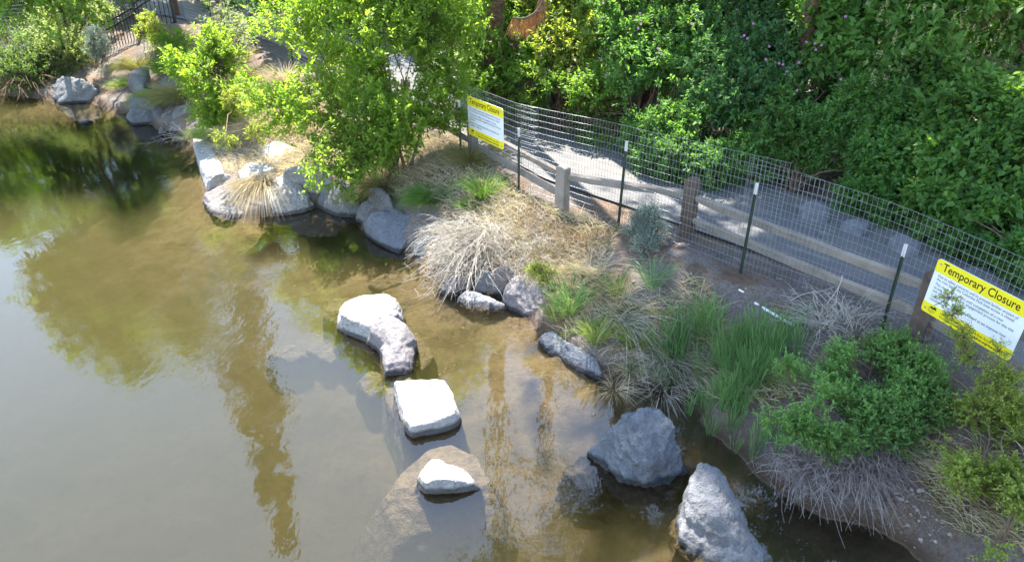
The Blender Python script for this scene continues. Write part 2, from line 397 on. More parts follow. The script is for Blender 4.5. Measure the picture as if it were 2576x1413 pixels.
# ------------------------------------------------------------------ boulders
ROCK = {k: rockmat('rock_'+k, c, w) for k, c, w in (('grey', (.185, .186, .192), .0), ('pale', (.36, .345, .33), .12), ('blue', (.150, .160, .175), .0),
                                                     ('pink', (.235, .21, .205), .3), ('silt', (.19, .145, .08), .2))}
def hull(bm, pts):
    vs = [bm.verts.new(tuple(map(float, p))) for p in pts]
    r = bmesh.ops.convex_hull(bm, input=vs)
    bmesh.ops.delete(bm, geom=[g for g in set(r['geom_interior'] + r['geom_unused']) if isinstance(g, bmesh.types.BMVert) and g.is_valid], context='VERTS')
G_R, G_W = 'boulders along the river bank', 'boulders standing in the shallow water'
RN = [0]
def boulder(label, hulls, mat='grey', zb=None, spread=1.2, vox=0.021, amp=0.024, cuts=16, group=None, name='boulder', shift=0.0):
    """hulls: lists of (u, v, z) points of the visible surface; each is closed downwards and the union is weathered"""
    RN[0] += 1; seed = RN[0]; rng = np.random.default_rng(seed)
    bm = bmesh.new(); allp = []
    for h in hulls:
        h = [list(q) for q in h]; mu = sum(q[0] for q in h)/len(h); mv = sum(q[1] for q in h)/len(h)
        for q in h: q[0] = mu + (q[0]-mu)*1.06; q[1] = mv + (q[1]-mv)*(1.06 if q[1] < mv else 1.0)
        if group == G_R and not 14.5 < P(mu, mv, .2)[1] < 18.9:                            # lean the faces back where the bank leaves room
            h2 = [[u, v, z*.74 if z > .06 else z] for u, v, z in h]; p2 = np.array([P(*q) for q in h2]); hi = p2[p2[:, 2] > np.median(p2[:, 2])-.01]
            if float((terrain(hi[:, 0], hi[:, 1], False)-hi[:, 2]).mean()) < -.08: h = h2
        pts = np.array([P(u, v, z) for u, v, z in h]); c = pts.mean(0)
        low = pts.copy(); low[:, :2] = c[:2] + (pts[:, :2]-c[:2])*spread
        zz = zb if zb is not None else min(pts[:, 2].min() - .3, -0.1)
        low[:, 2] = zz
        tb = bmesh.new(); hull(tb, np.vstack([pts, low]))
        for k in range(cuts):                       # chisel flat faces off the corners
            n = nrm(rng.normal(size=3)*np.array((1, 1, .7)) + np.array((0, 0, .15)))
            co = np.array([v.co[:] for v in tb.verts]); s = co @ n; d = s.max() - (s.max()-s.min())*rng.uniform(.008, .05)
            g = bmesh.ops.bisect_plane(tb, geom=tb.verts[:]+tb.edges[:]+tb.faces[:], plane_co=tuple(n*d), plane_no=tuple(n), clear_outer=True)
            e = [x for x in g['geom_cut'] if isinstance(x, bmesh.types.BMEdge)]
            if e: bmesh.ops.edgeloop_fill(tb, edges=e)
        bmesh.ops.triangulate(tb, faces=tb.faces[:])
        tm = bpy.data.meshes.new('tmp'); tb.to_mesh(tm); tb.free(); bm.from_mesh(tm); bpy.data.meshes.remove(tm); allp.append(pts)
    me = bpy.data.meshes.new(name); bmesh.ops.recalc_face_normals(bm, faces=bm.faces[:]); bm.to_mesh(me); bm.free()
    o = bpy.data.objects.new(name, me); COL.objects.link(o)
    md = o.modifiers.new('r', 'REMESH'); md.mode = 'VOXEL'; md.voxel_size = vox; md.use_smooth_shade = True
    dg = bpy.context.evaluated_depsgraph_get(); me2 = bpy.data.meshes.new_from_object(o.evaluated_get(dg)); o.modifiers.clear()
    o.data = me2; bpy.data.meshes.remove(me)
    n = len(me2.vertices); co = np.empty(n*3, np.float32); me2.vertices.foreach_get('co', co); co = co.reshape(-1, 3).astype(float)
    no = np.empty(n*3, np.float32); me2.vertices.foreach_get('normal', no); no = no.reshape(-1, 3)
    q = co + fbm(co*1.1, seed, 2)[:, None]*.3
    ridge = 1 - np.abs(fbm(q*np.array((2.6, 2.6, 4.5)), seed+50, 4)); st = q @ nrm(rng.normal(size=3)*np.array((.6, .6, 1)))/.085 + fbm(q*2.2, seed+71, 2)*1.6; ridge = ridge*.75 + (st - np.floor(st) - .5)*.5*np.clip(fbm(q*1.4, seed+33, 2)+.45, 0, 1); ridge = ridge - ridge.mean()
    d = amp*(ridge*1.0 + fbm(co*13, seed+9, 3)*.30)
    co = co + no*d[:, None]
    me2.vertices.foreach_set('co', co.astype(np.float32).ravel()); me2.update()
    me2.polygons.foreach_set('use_smooth', np.ones(len(me2.polygons), bool))
    me2.materials.append(ROCK[mat]); me2.name = name
    return tag(o, label, 'rock', group)

boulder('sunlit grey boulder at the water by the willows, farthest along the bank', [[(128, 240, .05), (150, 262, 0), (218, 258, 0), (232, 240, .1), (150, 222, .42), (226, 226, .42), (158, 192, .85), (205, 191, .9), (236, 206, .7), (140, 205, .6)]], 'grey', vox=.05, amp=.07, group=G_R)
boulder('dim grey rock tucked behind the sunlit boulder near the willows', [[(210, 250, .05), (240, 245, .05), (245, 215, .5), (225, 205, .6), (205, 215, .5)]], 'pink', vox=.06, group=G_R)
boulder('tiny dark stone poking out of the water off the far bank', [[(193, 309, 0), (222, 311, 0), (235, 305, 0), (205, 300, .12), (216, 299, .12)]], 'grey', vox=.035, zb=-.4, group=G_W)
boulder('flat topped blue grey rock at the water below the tussock grass', [[(314, 296, 0), (330, 308, 0), (358, 313, 0), (392, 304, 0), (402, 286, .22), (328, 274, .40), (350, 271, .42), (375, 276, .36)]], 'blue', vox=.04, group=G_R)
boulder('blue grey rock under the bright green tussock', [[(325, 262, .3), (345, 270, .28), (412, 280, .25), (348, 240, .62), (376, 248, .62), (328, 245, .55), (400, 268, .4)]], 'blue', vox=.04, group=G_R)
boulder('small wedge rock between two rocks at the cove', [[(392, 312, .02), (428, 313, .02), (438, 296, .1), (412, 281, .36), (434, 276, .38)]], 'grey', vox=.04, group=G_R)
boulder('blocky dark grey rock in shade at the head of the cove', [[(437, 302, .1), (470, 308, .08), (494, 292, .15), (434, 272, .5), (466, 264, .58), (490, 262, .55)]], 'grey', vox=.04, group=G_R)
boulder('low brownish rock at the waterline of the cove', [[(414, 332, 0), (440, 337, 0), (468, 326, .02), (428, 314, .2), (456, 308, .26), (470, 314, .2)]], 'pink', vox=.04, group=G_R)
boulder('upright sliver of rock beside the cove water', [[(396, 345, 0), (410, 336, 0), (398, 320, .22), (412, 315, .24), (404, 330, .1)]], 'grey', vox=.035, group=G_R)
boulder('grey slab leaning on the bank between two tussocks', [[(320, 208, .55), (360, 222, .55), (378, 205, .6), (345, 168, .95), (370, 166, .95), (330, 182, .85)]], 'grey', vox=.05, group=G_R)
boulder('wide dim boulder under drooping dry grass beside the green shrub', [[(405, 232, .5), (440, 246, .45), (490, 240, .45), (405, 200, .8), (440, 178, 1.0), (482, 190, .95)]], 'grey', vox=.05, group=G_R)
boulder('half buried pale stone under the pale tussock', [[(282, 210, .45), (300, 218, .42), (325, 222, .42), (284, 196, .6), (305, 195, .62)]], 'blue', vox=.05, group=G_R)
boulder('small pale stone between the picket fence foot and the bank', [[(252, 180, .55), (262, 186, .55), (285, 172, .6), (268, 158, .85), (285, 152, .85)]], 'grey', vox=.06, group=G_R)
boulder('long white slab with a flat sunlit top at the point', [[(487, 372, .02), (505, 440, .02), (520, 482, .02), (486, 348, .34), (502, 405, .34), (521, 448, .34), (522, 343, .38), (552, 405, .40), (562, 436, .38)]], 'pale', vox=.03, amp=.018, cuts=12, group=G_R)
boulder('small crusty stone at the near end of the white slab', [[(520, 472, .15), (556, 474, .15), (522, 448, .38), (560, 432, .42), (586, 440, .32), (580, 456, .2)]], 'pale', vox=.03, amp=.04, group=G_R)
boulder('rough pinkish boulder at the tip of the point', [[(513, 515, 0), (535, 540, 0), (562, 553, 0), (608, 548, 0), (520, 484, .28), (560, 468, .42), (600, 466, .46), (634, 482, .42), (625, 520, .15)]], 'pink', amp=.042, group=G_R)
boulder('overhanging block with a bright top and dark front above the tip', [[(604, 446, .42), (622, 474, .36), (690, 458, .36), (600, 434, .60), (628, 408, .78), (668, 410, .78), (694, 424, .70), (655, 432, .68)]], 'pale', zb=.1, group=G_R, spread=1.0)
boulder('bright sloping boulder with a black fractured face behind the hanging straw', [[(650, 540, 0), (705, 544, 0), (760, 536, 0), (793, 520, .02), (660, 480, .4), (702, 442, .62), (738, 450, .60), (770, 484, .36), (700, 505, .30)]], 'pale', amp=.042, group=G_R)
boulder('pale rock half hidden by straw beneath the shrub', [[(662, 400, .6), (690, 418, .55), (738, 410, .55), (664, 372, .82), (696, 352, .92), (742, 372, .85)]], 'pale', zb=.2, group=G_R)
boulder('thin bright ledge rock just under the big shrub', [[(712, 446, .45), (800, 450, .42), (714, 430, .60), (748, 414, .70), (830, 424, .66), (835, 442, .5)]], 'pale', zb=.1, spread=1.0, group=G_R)
boulder('broad grey boulder in dappled shade under the big shrub', [[(800, 525, 0), (850, 545, 0), (902, 548, 0), (802, 488, .30), (818, 460, .56), (866, 456, .62), (900, 486, .45)]], 'grey', group=G_R)
boulder('rounded grey rock wedged behind the big angular boulder', [[(896, 545, .1), (918, 566, 0), (952, 560, .05), (905, 512, .40), (932, 503, .46), (955, 520, .4)]], 'grey', group=G_R)
boulder('big angular blue grey boulder hanging its point over the water', [[(916, 565, .10), (935, 604, 0), (985, 632, 0), (1006, 640, 0), (1046, 604, .06), (918, 552, .40), (934, 534, .54), (1000, 528, .58), (1044, 546, .54), (1052, 580, .28), (1006, 560, .45)]], 'blue', zb=-.2, spread=.9, amp=.028, group=G_R)
boulder('blue grey boulder half covered by hanging dead stems', [[(1035, 632, 0), (1062, 658, 0), (1110, 664, 0), (1040, 615, .18), (1076, 588, .42), (1118, 592, .42), (1140, 640, .2)]], 'blue', group=G_R)
boulder('long grey rock behind the rounded one in tussock shade', [[(928, 490, .40), (955, 520, .35), (992, 526, .38), (928, 470, .58), (955, 466, .62), (988, 500, .52)]], 'grey', zb=0, group=G_R)
boulder('dark flat rock beneath the shrub in dry leaves', [[(978, 442, .52), (1005, 466, .48), (1040, 455, .52), (976, 424, .66), (1004, 420, .70), (1036, 444, .64)]], 'grey', zb=.2, group=G_R)
boulder('dappled flat boulder on the bank below the far closure sign', [[(1090, 448, .62), (1112, 472, .50), (1158, 494, .46), (1198, 488, .50), (1094, 434, .78), (1128, 424, .84), (1190, 446, .82), (1212, 464, .66)]], 'pink', zb=.2, group=G_R)
boulder('narrow grey stone between the big boulder and the green tussock', [[(1052, 572, .2), (1074, 582, .2), (1094, 560, .25), (1050, 534, .5), (1085, 528, .5)]], 'grey', zb=0, group=G_R)
boulder('pale stone peeking out above the dead stems', [[(1082, 560, .3), (1110, 566, .3), (1084, 540, .48), (1118, 535, .5)]], 'pale', zb=.1, group=G_R)
boulder('pale rock at the waterline under the drooping straw', [[(1098, 730, 0), (1132, 748, 0), (1172, 735, 0), (1182, 712, .1), (1136, 696, .28), (1160, 686, .34), (1186, 694, .25)]], 'pink', group=G_R)
boulder('grey rock set back in a hollow between straw and a white ledge', [[(1194, 724, .03), (1246, 730, .03), (1200, 692, .32), (1228, 678, .40), (1262, 696, .32)]], 'grey', group=G_R)
boulder('small tan stone lying on the bank above the hollow', [[(1242, 682, .38), (1262, 698, .32), (1296, 694, .34), (1244, 670, .48), (1280, 664, .52), (1300, 678, .42)]], 'pink', zb=.1, group=G_R)
boulder('low white ledge of rock with straw caught on its top at the shore', [[(1150, 762, -.06), (1186, 790, -.08), (1240, 786, -.04), (1286, 776, -.02), (1150, 738, .16), (1186, 730, .20), (1228, 746, .10), (1278, 768, .06)]], 'pale', zb=-.5, spread=1.1, amp=.03, group=G_R)
boulder('large slanted boulder at the grass edge, pale above and blue grey below', [[(1272, 742, .16), (1312, 792, .0), (1352, 814, .0), (1272, 728, .34), (1286, 702, .50), (1336, 690, .62), (1386, 720, .60), (1384, 790, .20)]], 'pink', amp=.04, group=G_R)
boulder('thin jagged ledge lying along the grassy shore', [[(1358, 858, .0), (1380, 888, .0), (1420, 905, .0), (1360, 838, .22), (1392, 832, .26), (1426, 858, .24), (1445, 880, .16)], [(1400, 895, .0), (1450, 930, .0), (1502, 955, .0), (1418, 852, .24), (1455, 874, .20), (1500, 898, .16), (1512, 935, .10)]], 'blue', amp=.02, cuts=8, group=G_R)
boulder('flat white boulder farthest out of the stepping group in the water', [[(845, 822, .0), (872, 838, .0), (922, 850, .0), (858, 800, .20), (860, 768, .24), (886, 746, .25), (930, 750, .24), (966, 739, .26), (996, 754, .25), (1008, 784, .16), (955, 800, .22), (925, 824, .22), (1008, 796, -.08)]], 'pale', zb=-.6, spread=1.3, amp=.020, cuts=14, group=G_W)
boulder('curved pale boulder leaning on the flat white one in the water', [[(924, 826, .22), (928, 858, .0), (955, 878, .0), (950, 806, .34), (990, 797, .36), (1020, 815, .32), (1042, 850, .16), (1000, 880, .22)],
         [(955, 878, .0), (970, 946, .0), (1034, 938, .0), (1044, 850, .10), (1000, 850, .28), (960, 872, .16), (1026, 905, .12), (975, 920, .12)]], 'pink', zb=-.6, spread=1.3, amp=.025, cuts=12, group=G_W)
boulder('square topped white boulder in the water with a submerged shoulder', [[(1016, 1075, .0), (1028, 1099, .0), (1112, 1086, .0), (1156, 1060, .02), (1022, 1050, .10), (1030, 1076, .12), (996, 962, .22), (1030, 946, .26), (1072, 951, .26), (1112, 956, .24), (1132, 985, .20), (1148, 1040, .16), (1000, 988, .15)],
         [(966, 960, -.12), (975, 1010, -.14), (1010, 1060, -.16), (1018, 1110, -.24), (1050, 950, -.02), (1020, 945, -.04), (1090, 1080, -.2)]], 'pale', zb=-.85, spread=1.45, amp=.022, cuts=14, group=G_W)
boulder('mostly sunken boulder showing one small white peak above the water', [[(1052, 1218, .0), (1076, 1241, .0), (1150, 1240, .0), (1206, 1228, .0), (1056, 1188, .13), (1082, 1150, .16), (1106, 1152, .16), (1180, 1184, .08), (1184, 1212, .08), (1130, 1206, .15), (1076, 1204, .17)],
         [(982, 1240, -.20), (990, 1310, -.28), (1012, 1354, -.34), (1160, 1312, -.22), (1226, 1298, -.20), (1232, 1240, -.08), (1222, 1190, -.06), (1192, 1152, -.08), (1118, 1116, -.12), (1064, 1130, -.14), (1110, 1200, .03)]], 'pale', zb=-.95, spread=1.75, amp=.022, cuts=14, group=G_W)
boulder('tall faceted blue grey boulder standing in shaded water', [[(1476, 1138, .02), (1528, 1168, .0), (1572, 1216, .0), (1640, 1231, .0), (1692, 1216, .0), (1730, 1178, .04), (1526, 1092, .30), (1562, 1038, .50), (1600, 1023, .56), (1656, 1026, .56), (1684, 1060, .48), (1700, 1120, .28), (1612, 1110, .44), (1560, 1130, .22), (1640, 1180, .16)],
         [(1422, 1186, -.12), (1470, 1140, -.05), (1540, 1260, -.25), (1600, 1285, -.30), (1690, 1230, -.15)]], 'blue', zb=-.65, spread=1.2, amp=.065, cuts=14, group=G_W)
boulder('tall pale grey boulder with a pointed head nearest the dead stems', [[(1696, 1300, .0), (1694, 1340, .0), (1740, 1395, .0), (1810, 1440, .0), (1930, 1440, .0), (1722, 1226, .36), (1746, 1176, .46), (1770, 1161, .48), (1818, 1190, .42), (1852, 1262, .32), (1892, 1335, .14), (1800, 1290, .36), (1712, 1268, .26), (1850, 1380, .12)]], 'grey', zb=-.6, spread=1.2, amp=.055, cuts=14, group=G_W)
GS = 'sunken rocks seen through the brown water'
for lab, h, mt in (('sunken brown rock off the shoulder of the white flat boulder', [(815, 790, -0.18), (830, 755, -0.13), (880, 745, -0.11), (900, 790, -0.17), (870, 815, -0.23)], 'silt'),
                   ('sunken slab below the shaded bank nearest the angular boulder', [(925, 715, -0.23), (950, 692, -0.17), (1000, 690, -0.15), (1012, 712, -0.21), (960, 728, -0.25)], 'silt'),
                   ('sunken triangular slab reaching from the shore to the white boulder', [(1000, 775, -0.23), (1020, 745, -0.17), (1110, 728, -0.13), (1080, 780, -0.23), (1040, 785, -0.27)], 'silt'),
                   ('faint rounded rock on the river bed in open water', [(672, 890, -0.35), (690, 872, -0.31), (740, 866, -0.29), (772, 890, -0.33), (730, 908, -0.37)], 'silt'),
                   ('faint pale rock on the bed beside the faint rounded one', [(770, 880, -0.37), (800, 865, -0.33), (860, 885, -0.33), (830, 912, -0.39)], 'silt'),
                   ('sunken brown rock behind the curved pale boulder', [(1030, 845, -0.15), (1050, 830, -0.13), (1092, 895, -0.21), (1060, 930, -0.23), (1020, 930, -0.19)], 'silt'),
                   ('sunken brown block between the curved boulder and the square topped one', [(900, 950, -0.28), (930, 930, -0.23), (1000, 940, -0.15), (985, 975, -0.25), (930, 1000, -0.33)], 'silt'),
                   ('sunken block below the jagged ledge at the grassy shore', [(1365, 905, -0.15), (1385, 890, -0.11), (1480, 950, -0.13), (1510, 965, -0.19), (1440, 965, -0.23)], 'silt')):
    boulder(lab, [h], mt, zb=-.8, spread=1.35, amp=.03, cuts=12, group=GS, name='sunken_rock')

# ------------------------------------------------------------------ wire mesh fence with steel posts
M_WIRE = plain('galvanised_wire', (.30, .315, .33), .45, .5, .5)
M_TPOST = plain('green_painted_steel', (.030, .045, .035), .5, .4, 0, .25)
M_TIP = plain('white_paint', (.58, .58, .56), .6, .3, 0, .12, 30)
M_WOOD = None
def curve_pts(L, step):
    L = np.array(L, float); n = len(L); out_ = []
    for i in range(n-1):                             # Catmull-Rom
        p0 = L[max(i-1, 0)]; p1 = L[i]; p2 = L[i+1]; p3 = L[min(i+2, n-1)]
        for t in np.linspace(0, 1, 24, endpoint=False):
            out_.append(.5*((2*p1) + (-p0+p2)*t + (2*p0-5*p1+4*p2-p3)*t*t + (-p0+3*p1-3*p2+p3)*t**3))
    out_.append(L[-1]); return dense(out_, step)
def wire_panel(name, L, parent, base_fn, rw=.0018, rows=15, wob=.0, lift=(0, 0), nojit=False, step=.0508):
    """L rows: x, y, ztop; verticals every 5 cm, horizontals every 9"""
    C = curve_pts(L, step); n = len(C); gz = base_fn(C[:, 0], C[:, 1])
    T = nrm(np.gradient(C[:, :2], axis=0)); Nn = np.stack([-T[:, 1], T[:, 0]], 1)
    s = np.arange(n)*step
    jit = wob*np.sin(s*1.7+.4) + wob*.6*np.sin(s*4.1)
    K = 5; f = np.linspace(0, 1, K)
    z = gz[:, None] + (C[:, 2]-gz)[:, None]*f[None]
    bow = (np.sin(f*math.pi)*.02)[None]*np.sin(s*.9)[:, None]
    xy = C[:, None, :2] + Nn[:, None]*(jit[:, None]*f[None] + bow)[..., None]
    Cv = np.concatenate([xy, z[..., None]], -1)
    V1 = tube_mesh('v', Cv, np.full(Cv.shape[:2], rw), 3)
    fr = np.linspace(0.02, 1, rows)
    Ch = np.stack([np.concatenate([C[:, :2] + Nn*(jit*q + np.sin(q*math.pi)*.02*np.sin(s*.9))[:, None] + Nn*.004, (gz + (C[:, 2]-gz)*q)[:, None]], 1) for q in fr])
    H = tube_mesh('h', Ch, np.full(Ch.shape[:2], rw*1.05), 3)
    bm = bmesh.new(); bm.from_mesh(V1); bm.from_mesh(H); bm.to_mesh(V1); bm.free(); bpy.data.meshes.remove(H); V1.name = name
    V1.polygons.foreach_set('use_smooth', np.ones(len(V1.polygons), bool))
    return link(name, V1, M_WIRE, parent)
fence = thing('wire_mesh_fence', 'galvanised wire mesh fence on dark steel posts running along the river side of the path', 'fence', (.13, 10.24, 1.0))
gz_ = lambda x, y: terrain(x, y, False) - .02
NEAR = [FENCE[k] for k in range(0, 4)]; MID = [FENCE[k] for k in range(3, 6)]; FAR = [FENCE[k] for k in range(5, len(FENCE))]
def along(A, B, f): return tuple(np.array(A)*(1-f) + np.array(B)*f)
wire_panel('wire_panel', NEAR + [along(FENCE[3], FENCE[4], .05)], fence, gz_, wob=.012)
wire_panel('wire_panel', [along(FENCE[2], FENCE[3], .80)[:2] + (2.36,)] + [(2.70, 7.52, 2.36)] + [FENCE[4], FENCE[5]], fence, lambda x, y: gz_(x, y)+.03, wob=.02)
wire_panel('wire_panel', [along(FENCE[4], FENCE[5], .82)] + FAR, fence, lambda x, y: gz_(x, y)-.01, wob=.015)
# bent offcuts of mesh tied over the joints
def offcut(A, B, z0, z1, off):
    C = [A[:2] + (z1,), along(A, B, .5)[:2] + (z1,), B[:2] + (z1-.02,)]
    o = wire_panel('mesh_offcut', C, fence, lambda x, y: np.full(np.shape(x), z0), rows=6, wob=.02)
    return o
offcut((.05, 10.15), (.34, 9.80), 1.62, 2.24, 0)
offcut((3.02, 7.08), (3.36, 6.72), 1.45, 2.28, 0)
def tpost(x, y, h, z=None, r=.019, lean=(0, 0)):
    z0 = tz(x, y) if z is None else z; b = MB(); h0 = h-.13
    top = np.array((x+lean[0], y+lean[1], z0+h)); bot = np.array((x, y, z0-.12)); d = (top-bot)/np.linalg.norm(top-bot)
    k = top - d*.13
    b.beam(bot, k, .036, .006, (0, 1, .0)); b.beam(bot + np.array((0, -.012, 0)), k + np.array((0, -.012, 0)), .006, .026, (0, 1, 0))
    for q in np.arange(.12, h-.2, .055): b.beam(bot + d*q + np.array((0, -.003, 0)), bot + d*(q+.012) + np.array((0, -.003, 0)), .014, .014, (0, 1, 0))
    po = b.build('post', M_TPOST, fence)
    b = MB(); b.beam(k, top, .038, .007, (0, 1, 0)); b.beam(k + np.array((0, -.013, 0)), top + np.array((0, -.013, 0)), .007, .027, (0, 1, 0))
    w = b.build('white_tip', M_TIP, None); w.parent = po; w.matrix_parent_inverse = po.matrix_parent_inverse.copy(); w.matrix_parent_inverse = Matrix.Translation(-fence.location) @ Matrix.Identity(4)
    w.matrix_parent_inverse = (Matrix.Translation(fence.location) @ po.matrix_parent_inverse).inverted()
    for q in (.35, .72):                              # wire ties
        pass
TP = [(4.70, 4.12, .95, (0, 0)), (3.80, 6.22, .96, (.0, 0)), (2.68, 7.42, 1.13, (.02, 0)), (1.43, 8.82, 1.19, (.03, 0)), (.10, 10.14, 1.02, (0, 0)), (-.87, 11.70, 1.0, (0, 0)),
      (-2.3, 13.6, 1.0, (0, 0)), (-3.8, 15.55, 1.05, (0, 0)), (-5.25, 17.5, 1.05, (0, 0)), (-6.75, 19.45, 1.05, (0, 0)), (-8.55, 21.4, 1.1, (-.05, 0))]
for x, y, h, ln in TP: tpost(x, y, h, None, lean=ln)

# ------------------------------------------------------------------ split rail fence behind it
m, t, o = newmat('weathered_wood'); p = wpos(t)
mpg = N(t, 'ShaderNodeMapping'); mpg.inputs['Scale'].default_value = (3, 3, 3); t.links.new(p, mpg.inputs[0])
g1 = noise(t, 5, 4, .6, p); g2 = noise(t, 60, 4, .7, mpg.outputs[0])
c = mixc(t, ramp(t, g1, [(.35, 0.), (.65, 1.)]), (.21, .18, .15), (.31, .275, .235))
c = mixc(t, ramp(t, g2, [(.40, .6), (.55, 0.)]), c, (.13, .10, .08))
principled(t, o, c, .85, bump(t, g2, .5, .01), .2); M_WOOD = m
M_DWOOD = plain('dark_wood', (.115, .085, .065), .85, .2, 0, .35, 9, .5)
rail = thing('split_rail_fence', 'low weathered split rail fence between the wire mesh and the path', 'fence', (2.24, 8.54, 1.0))
def rpost(x, y, h, w, mat, ang):
    z0 = tz(x, y) - .2; b = MB(); n = 12
    prof = [(-w/2, 0)] + [(w/2*math.cos(a), h+.2-w*.28 + w*.28*math.sin(a)) for a in np.linspace(math.pi, 0, n)] + [(w/2, 0)]
    ca, sa = math.cos(ang), math.sin(ang)
    b.prism([(x + q*ca + w*.36*sa, y + q*sa - w*.36*ca, z0+z) for q, z in prof], (-w*.72*sa, w*.72*ca, 0))
    # mortise openings
    o_ = b.build('post', mat, rail, bevel=.006)
    mm = MB()
    for zz in (.30, .58):
        for sgn in (-1, 1):
            c0 = np.array((x + sgn*(w/2+.002)*ca, y + sgn*(w/2+.002)*sa, z0+.2+zz)); mm.beam(c0 - np.array((0, 0, .07)), c0 + np.array((0, 0, .07)), .004, .06, (ca, sa, 0))
    return o_
def rrail(A, B, za, zb, h=.108, t_=.055, mat=None):
    b = MB(); A = np.array(A); B = np.array(B); k = 14; d = nrm(np.r_[B-A, 0]); n = np.array((-d[1], d[0], 0)); rng = np.random.default_rng(int(abs(A[0])*97))
    rings = []
    for i in range(k):
        f = i/(k-1); c_ = np.r_[A + (B-A)*f, za + (zb-za)*f - .012*math.sin(f*math.pi)]; hh = h*(.55 if i in (0, k-1) else 1)*rng.uniform(.93, 1.07); tt = t_*rng.uniform(.9, 1.1)
        rings.append([c_ + n*tt/2 - np.array((0, 0, hh/2)), c_ + n*tt*.6 + np.array((0, 0, hh*.2)), c_ + n*tt*.1 + np.array((0, 0, hh/2)), c_ - n*tt*.6 + np.array((0, 0, hh*.1)), c_ - n*tt*.45 - np.array((0, 0, hh/2))])
    V = [v for r in rings for v in r]; F = [(i*5+j, i*5+(j+1) % 5, i*5+5+(j+1) % 5, i*5+5+j) for i in range(k-1) for j in range(5)] + [tuple(range(5))[::-1], tuple((k-1)*5+j for j in range(5))]
    b.add(V, F); return b.build('rail', mat or M_WOOD, rail)
WP = [(5.30, 3.35, .74, M_DWOOD), (4.06, 6.02, .76, M_DWOOD), (2.28, 8.50, .80, M_DWOOD), (.70, 9.30, .70, M_WOOD), (-.66, 11.72, .72, M_WOOD), (-2.1, 14.2, .74, M_WOOD), (-3.7, 16.2, .74, M_WOOD), (-5.4, 18.4, .74, M_WOOD), (-7.2, 20.6, .74, M_WOOD), (-9.0, 22.8, .74, M_WOOD)]
for k, (x, y, h, mt) in enumerate(WP):
    q = WP[min(k+1, len(WP)-1)]; pz_ = WP[max(k-1, 0)]; ang = math.atan2(q[1]-pz_[1], q[0]-pz_[0])
    rpost(x, y, h, .175, mt, ang)
    if k:
        A = WP[k-1][:2]; za = tz(*A); zb = tz(x, y)
        rrail(A, (x, y), za+.58, zb+.56)
        if k != 3: rrail(A, (x, y), za+.28, zb+.26)

# ------------------------------------------------------------------ closure signs
M_YEL = plain('yellow_sheet', (.86, .72, .02), .42, .4, 0, .04, 12)
M_WHT = plain('white_sheet', (.80, .81, .82), .42, .4, 0, .03, 6)
M_BLK = plain('black_print', (.012, .012, .012), .6, .2)
M_GRYT = plain('grey_print', (.07, .07, .075), .6, .2)
M_BOLT = plain('bolt_steel', (.55, .55, .55), .35, .5, .9)
def rrect(w, h, r, x0=0, y0=0, corners=(1, 1, 1, 1), n=6):
    P_ = []
    for k, (cx, cy_, a0) in enumerate(((x0+r, y0+r, 180), (x0+w-r, y0+r, 270), (x0+w-r, y0+h-r, 0), (x0+r, y0+h-r, 90))):
        if corners[k]: P_ += [(cx + r*math.cos(R(a0+90*i/n)), cy_ + r*math.sin(R(a0+90*i/n))) for i in range(n+1)]
        else: P_.append(((x0, y0), (x0+w, y0), (x0+w, y0+h), (x0, y0+h))[k])
    return P_
def text_mesh(body, size, x, y, z, xmax=None, bold=0.0):
    cu = bpy.data.curves.new('t', 'FONT'); cu.body = body; cu.size = size; cu.fill_mode = 'FRONT'; cu.resolution_u = 3; cu.offset = bold
    ob = bpy.data.objects.new('t', cu); COL.objects.link(ob); bpy.context.view_layer.update()
    me = bpy.data.meshes.new_from_object(ob.evaluated_get(bpy.context.evaluated_depsgraph_get())); bpy.data.objects.remove(ob); bpy.data.curves.remove(cu)
    n = len(me.vertices); co = np.empty(n*3, np.float32); me.vertices.foreach_get('co', co); co = co.reshape(-1, 3)
    if xmax: co[:, 0] *= xmax/co[:, 0].max()
    co += (x, y, z); me.vertices.foreach_set('co', co.ravel()); me.update(); return me
def join_meshes(name, L):
    bm = bmesh.new()
    for q in L: bm.from_mesh(q); bpy.data.meshes.remove(q)
    me = bpy.data.meshes.new(name); bm.to_mesh(me); bm.free(); return me
def local(name, me, mat, parent):
    o_ = bpy.data.objects.new(name, me); COL.objects.link(o_); o_.parent = parent
    if mat: me.materials.append(mat)
    return o_
def pm_(name, poly, z0, z1):
    b = MB(); b.prism([(x, y, z0) for x, y in poly], (0, 0, z1-z0)); me = bpy.data.meshes.new(name); me.from_pydata(b.V, [], b.F); me.update()
    bm = bmesh.new(); bm.from_mesh(me); bmesh.ops.recalc_face_normals(bm, faces=bm.faces); bm.to_mesh(me); bm.free(); return me
SW, SH = 1.0, .62
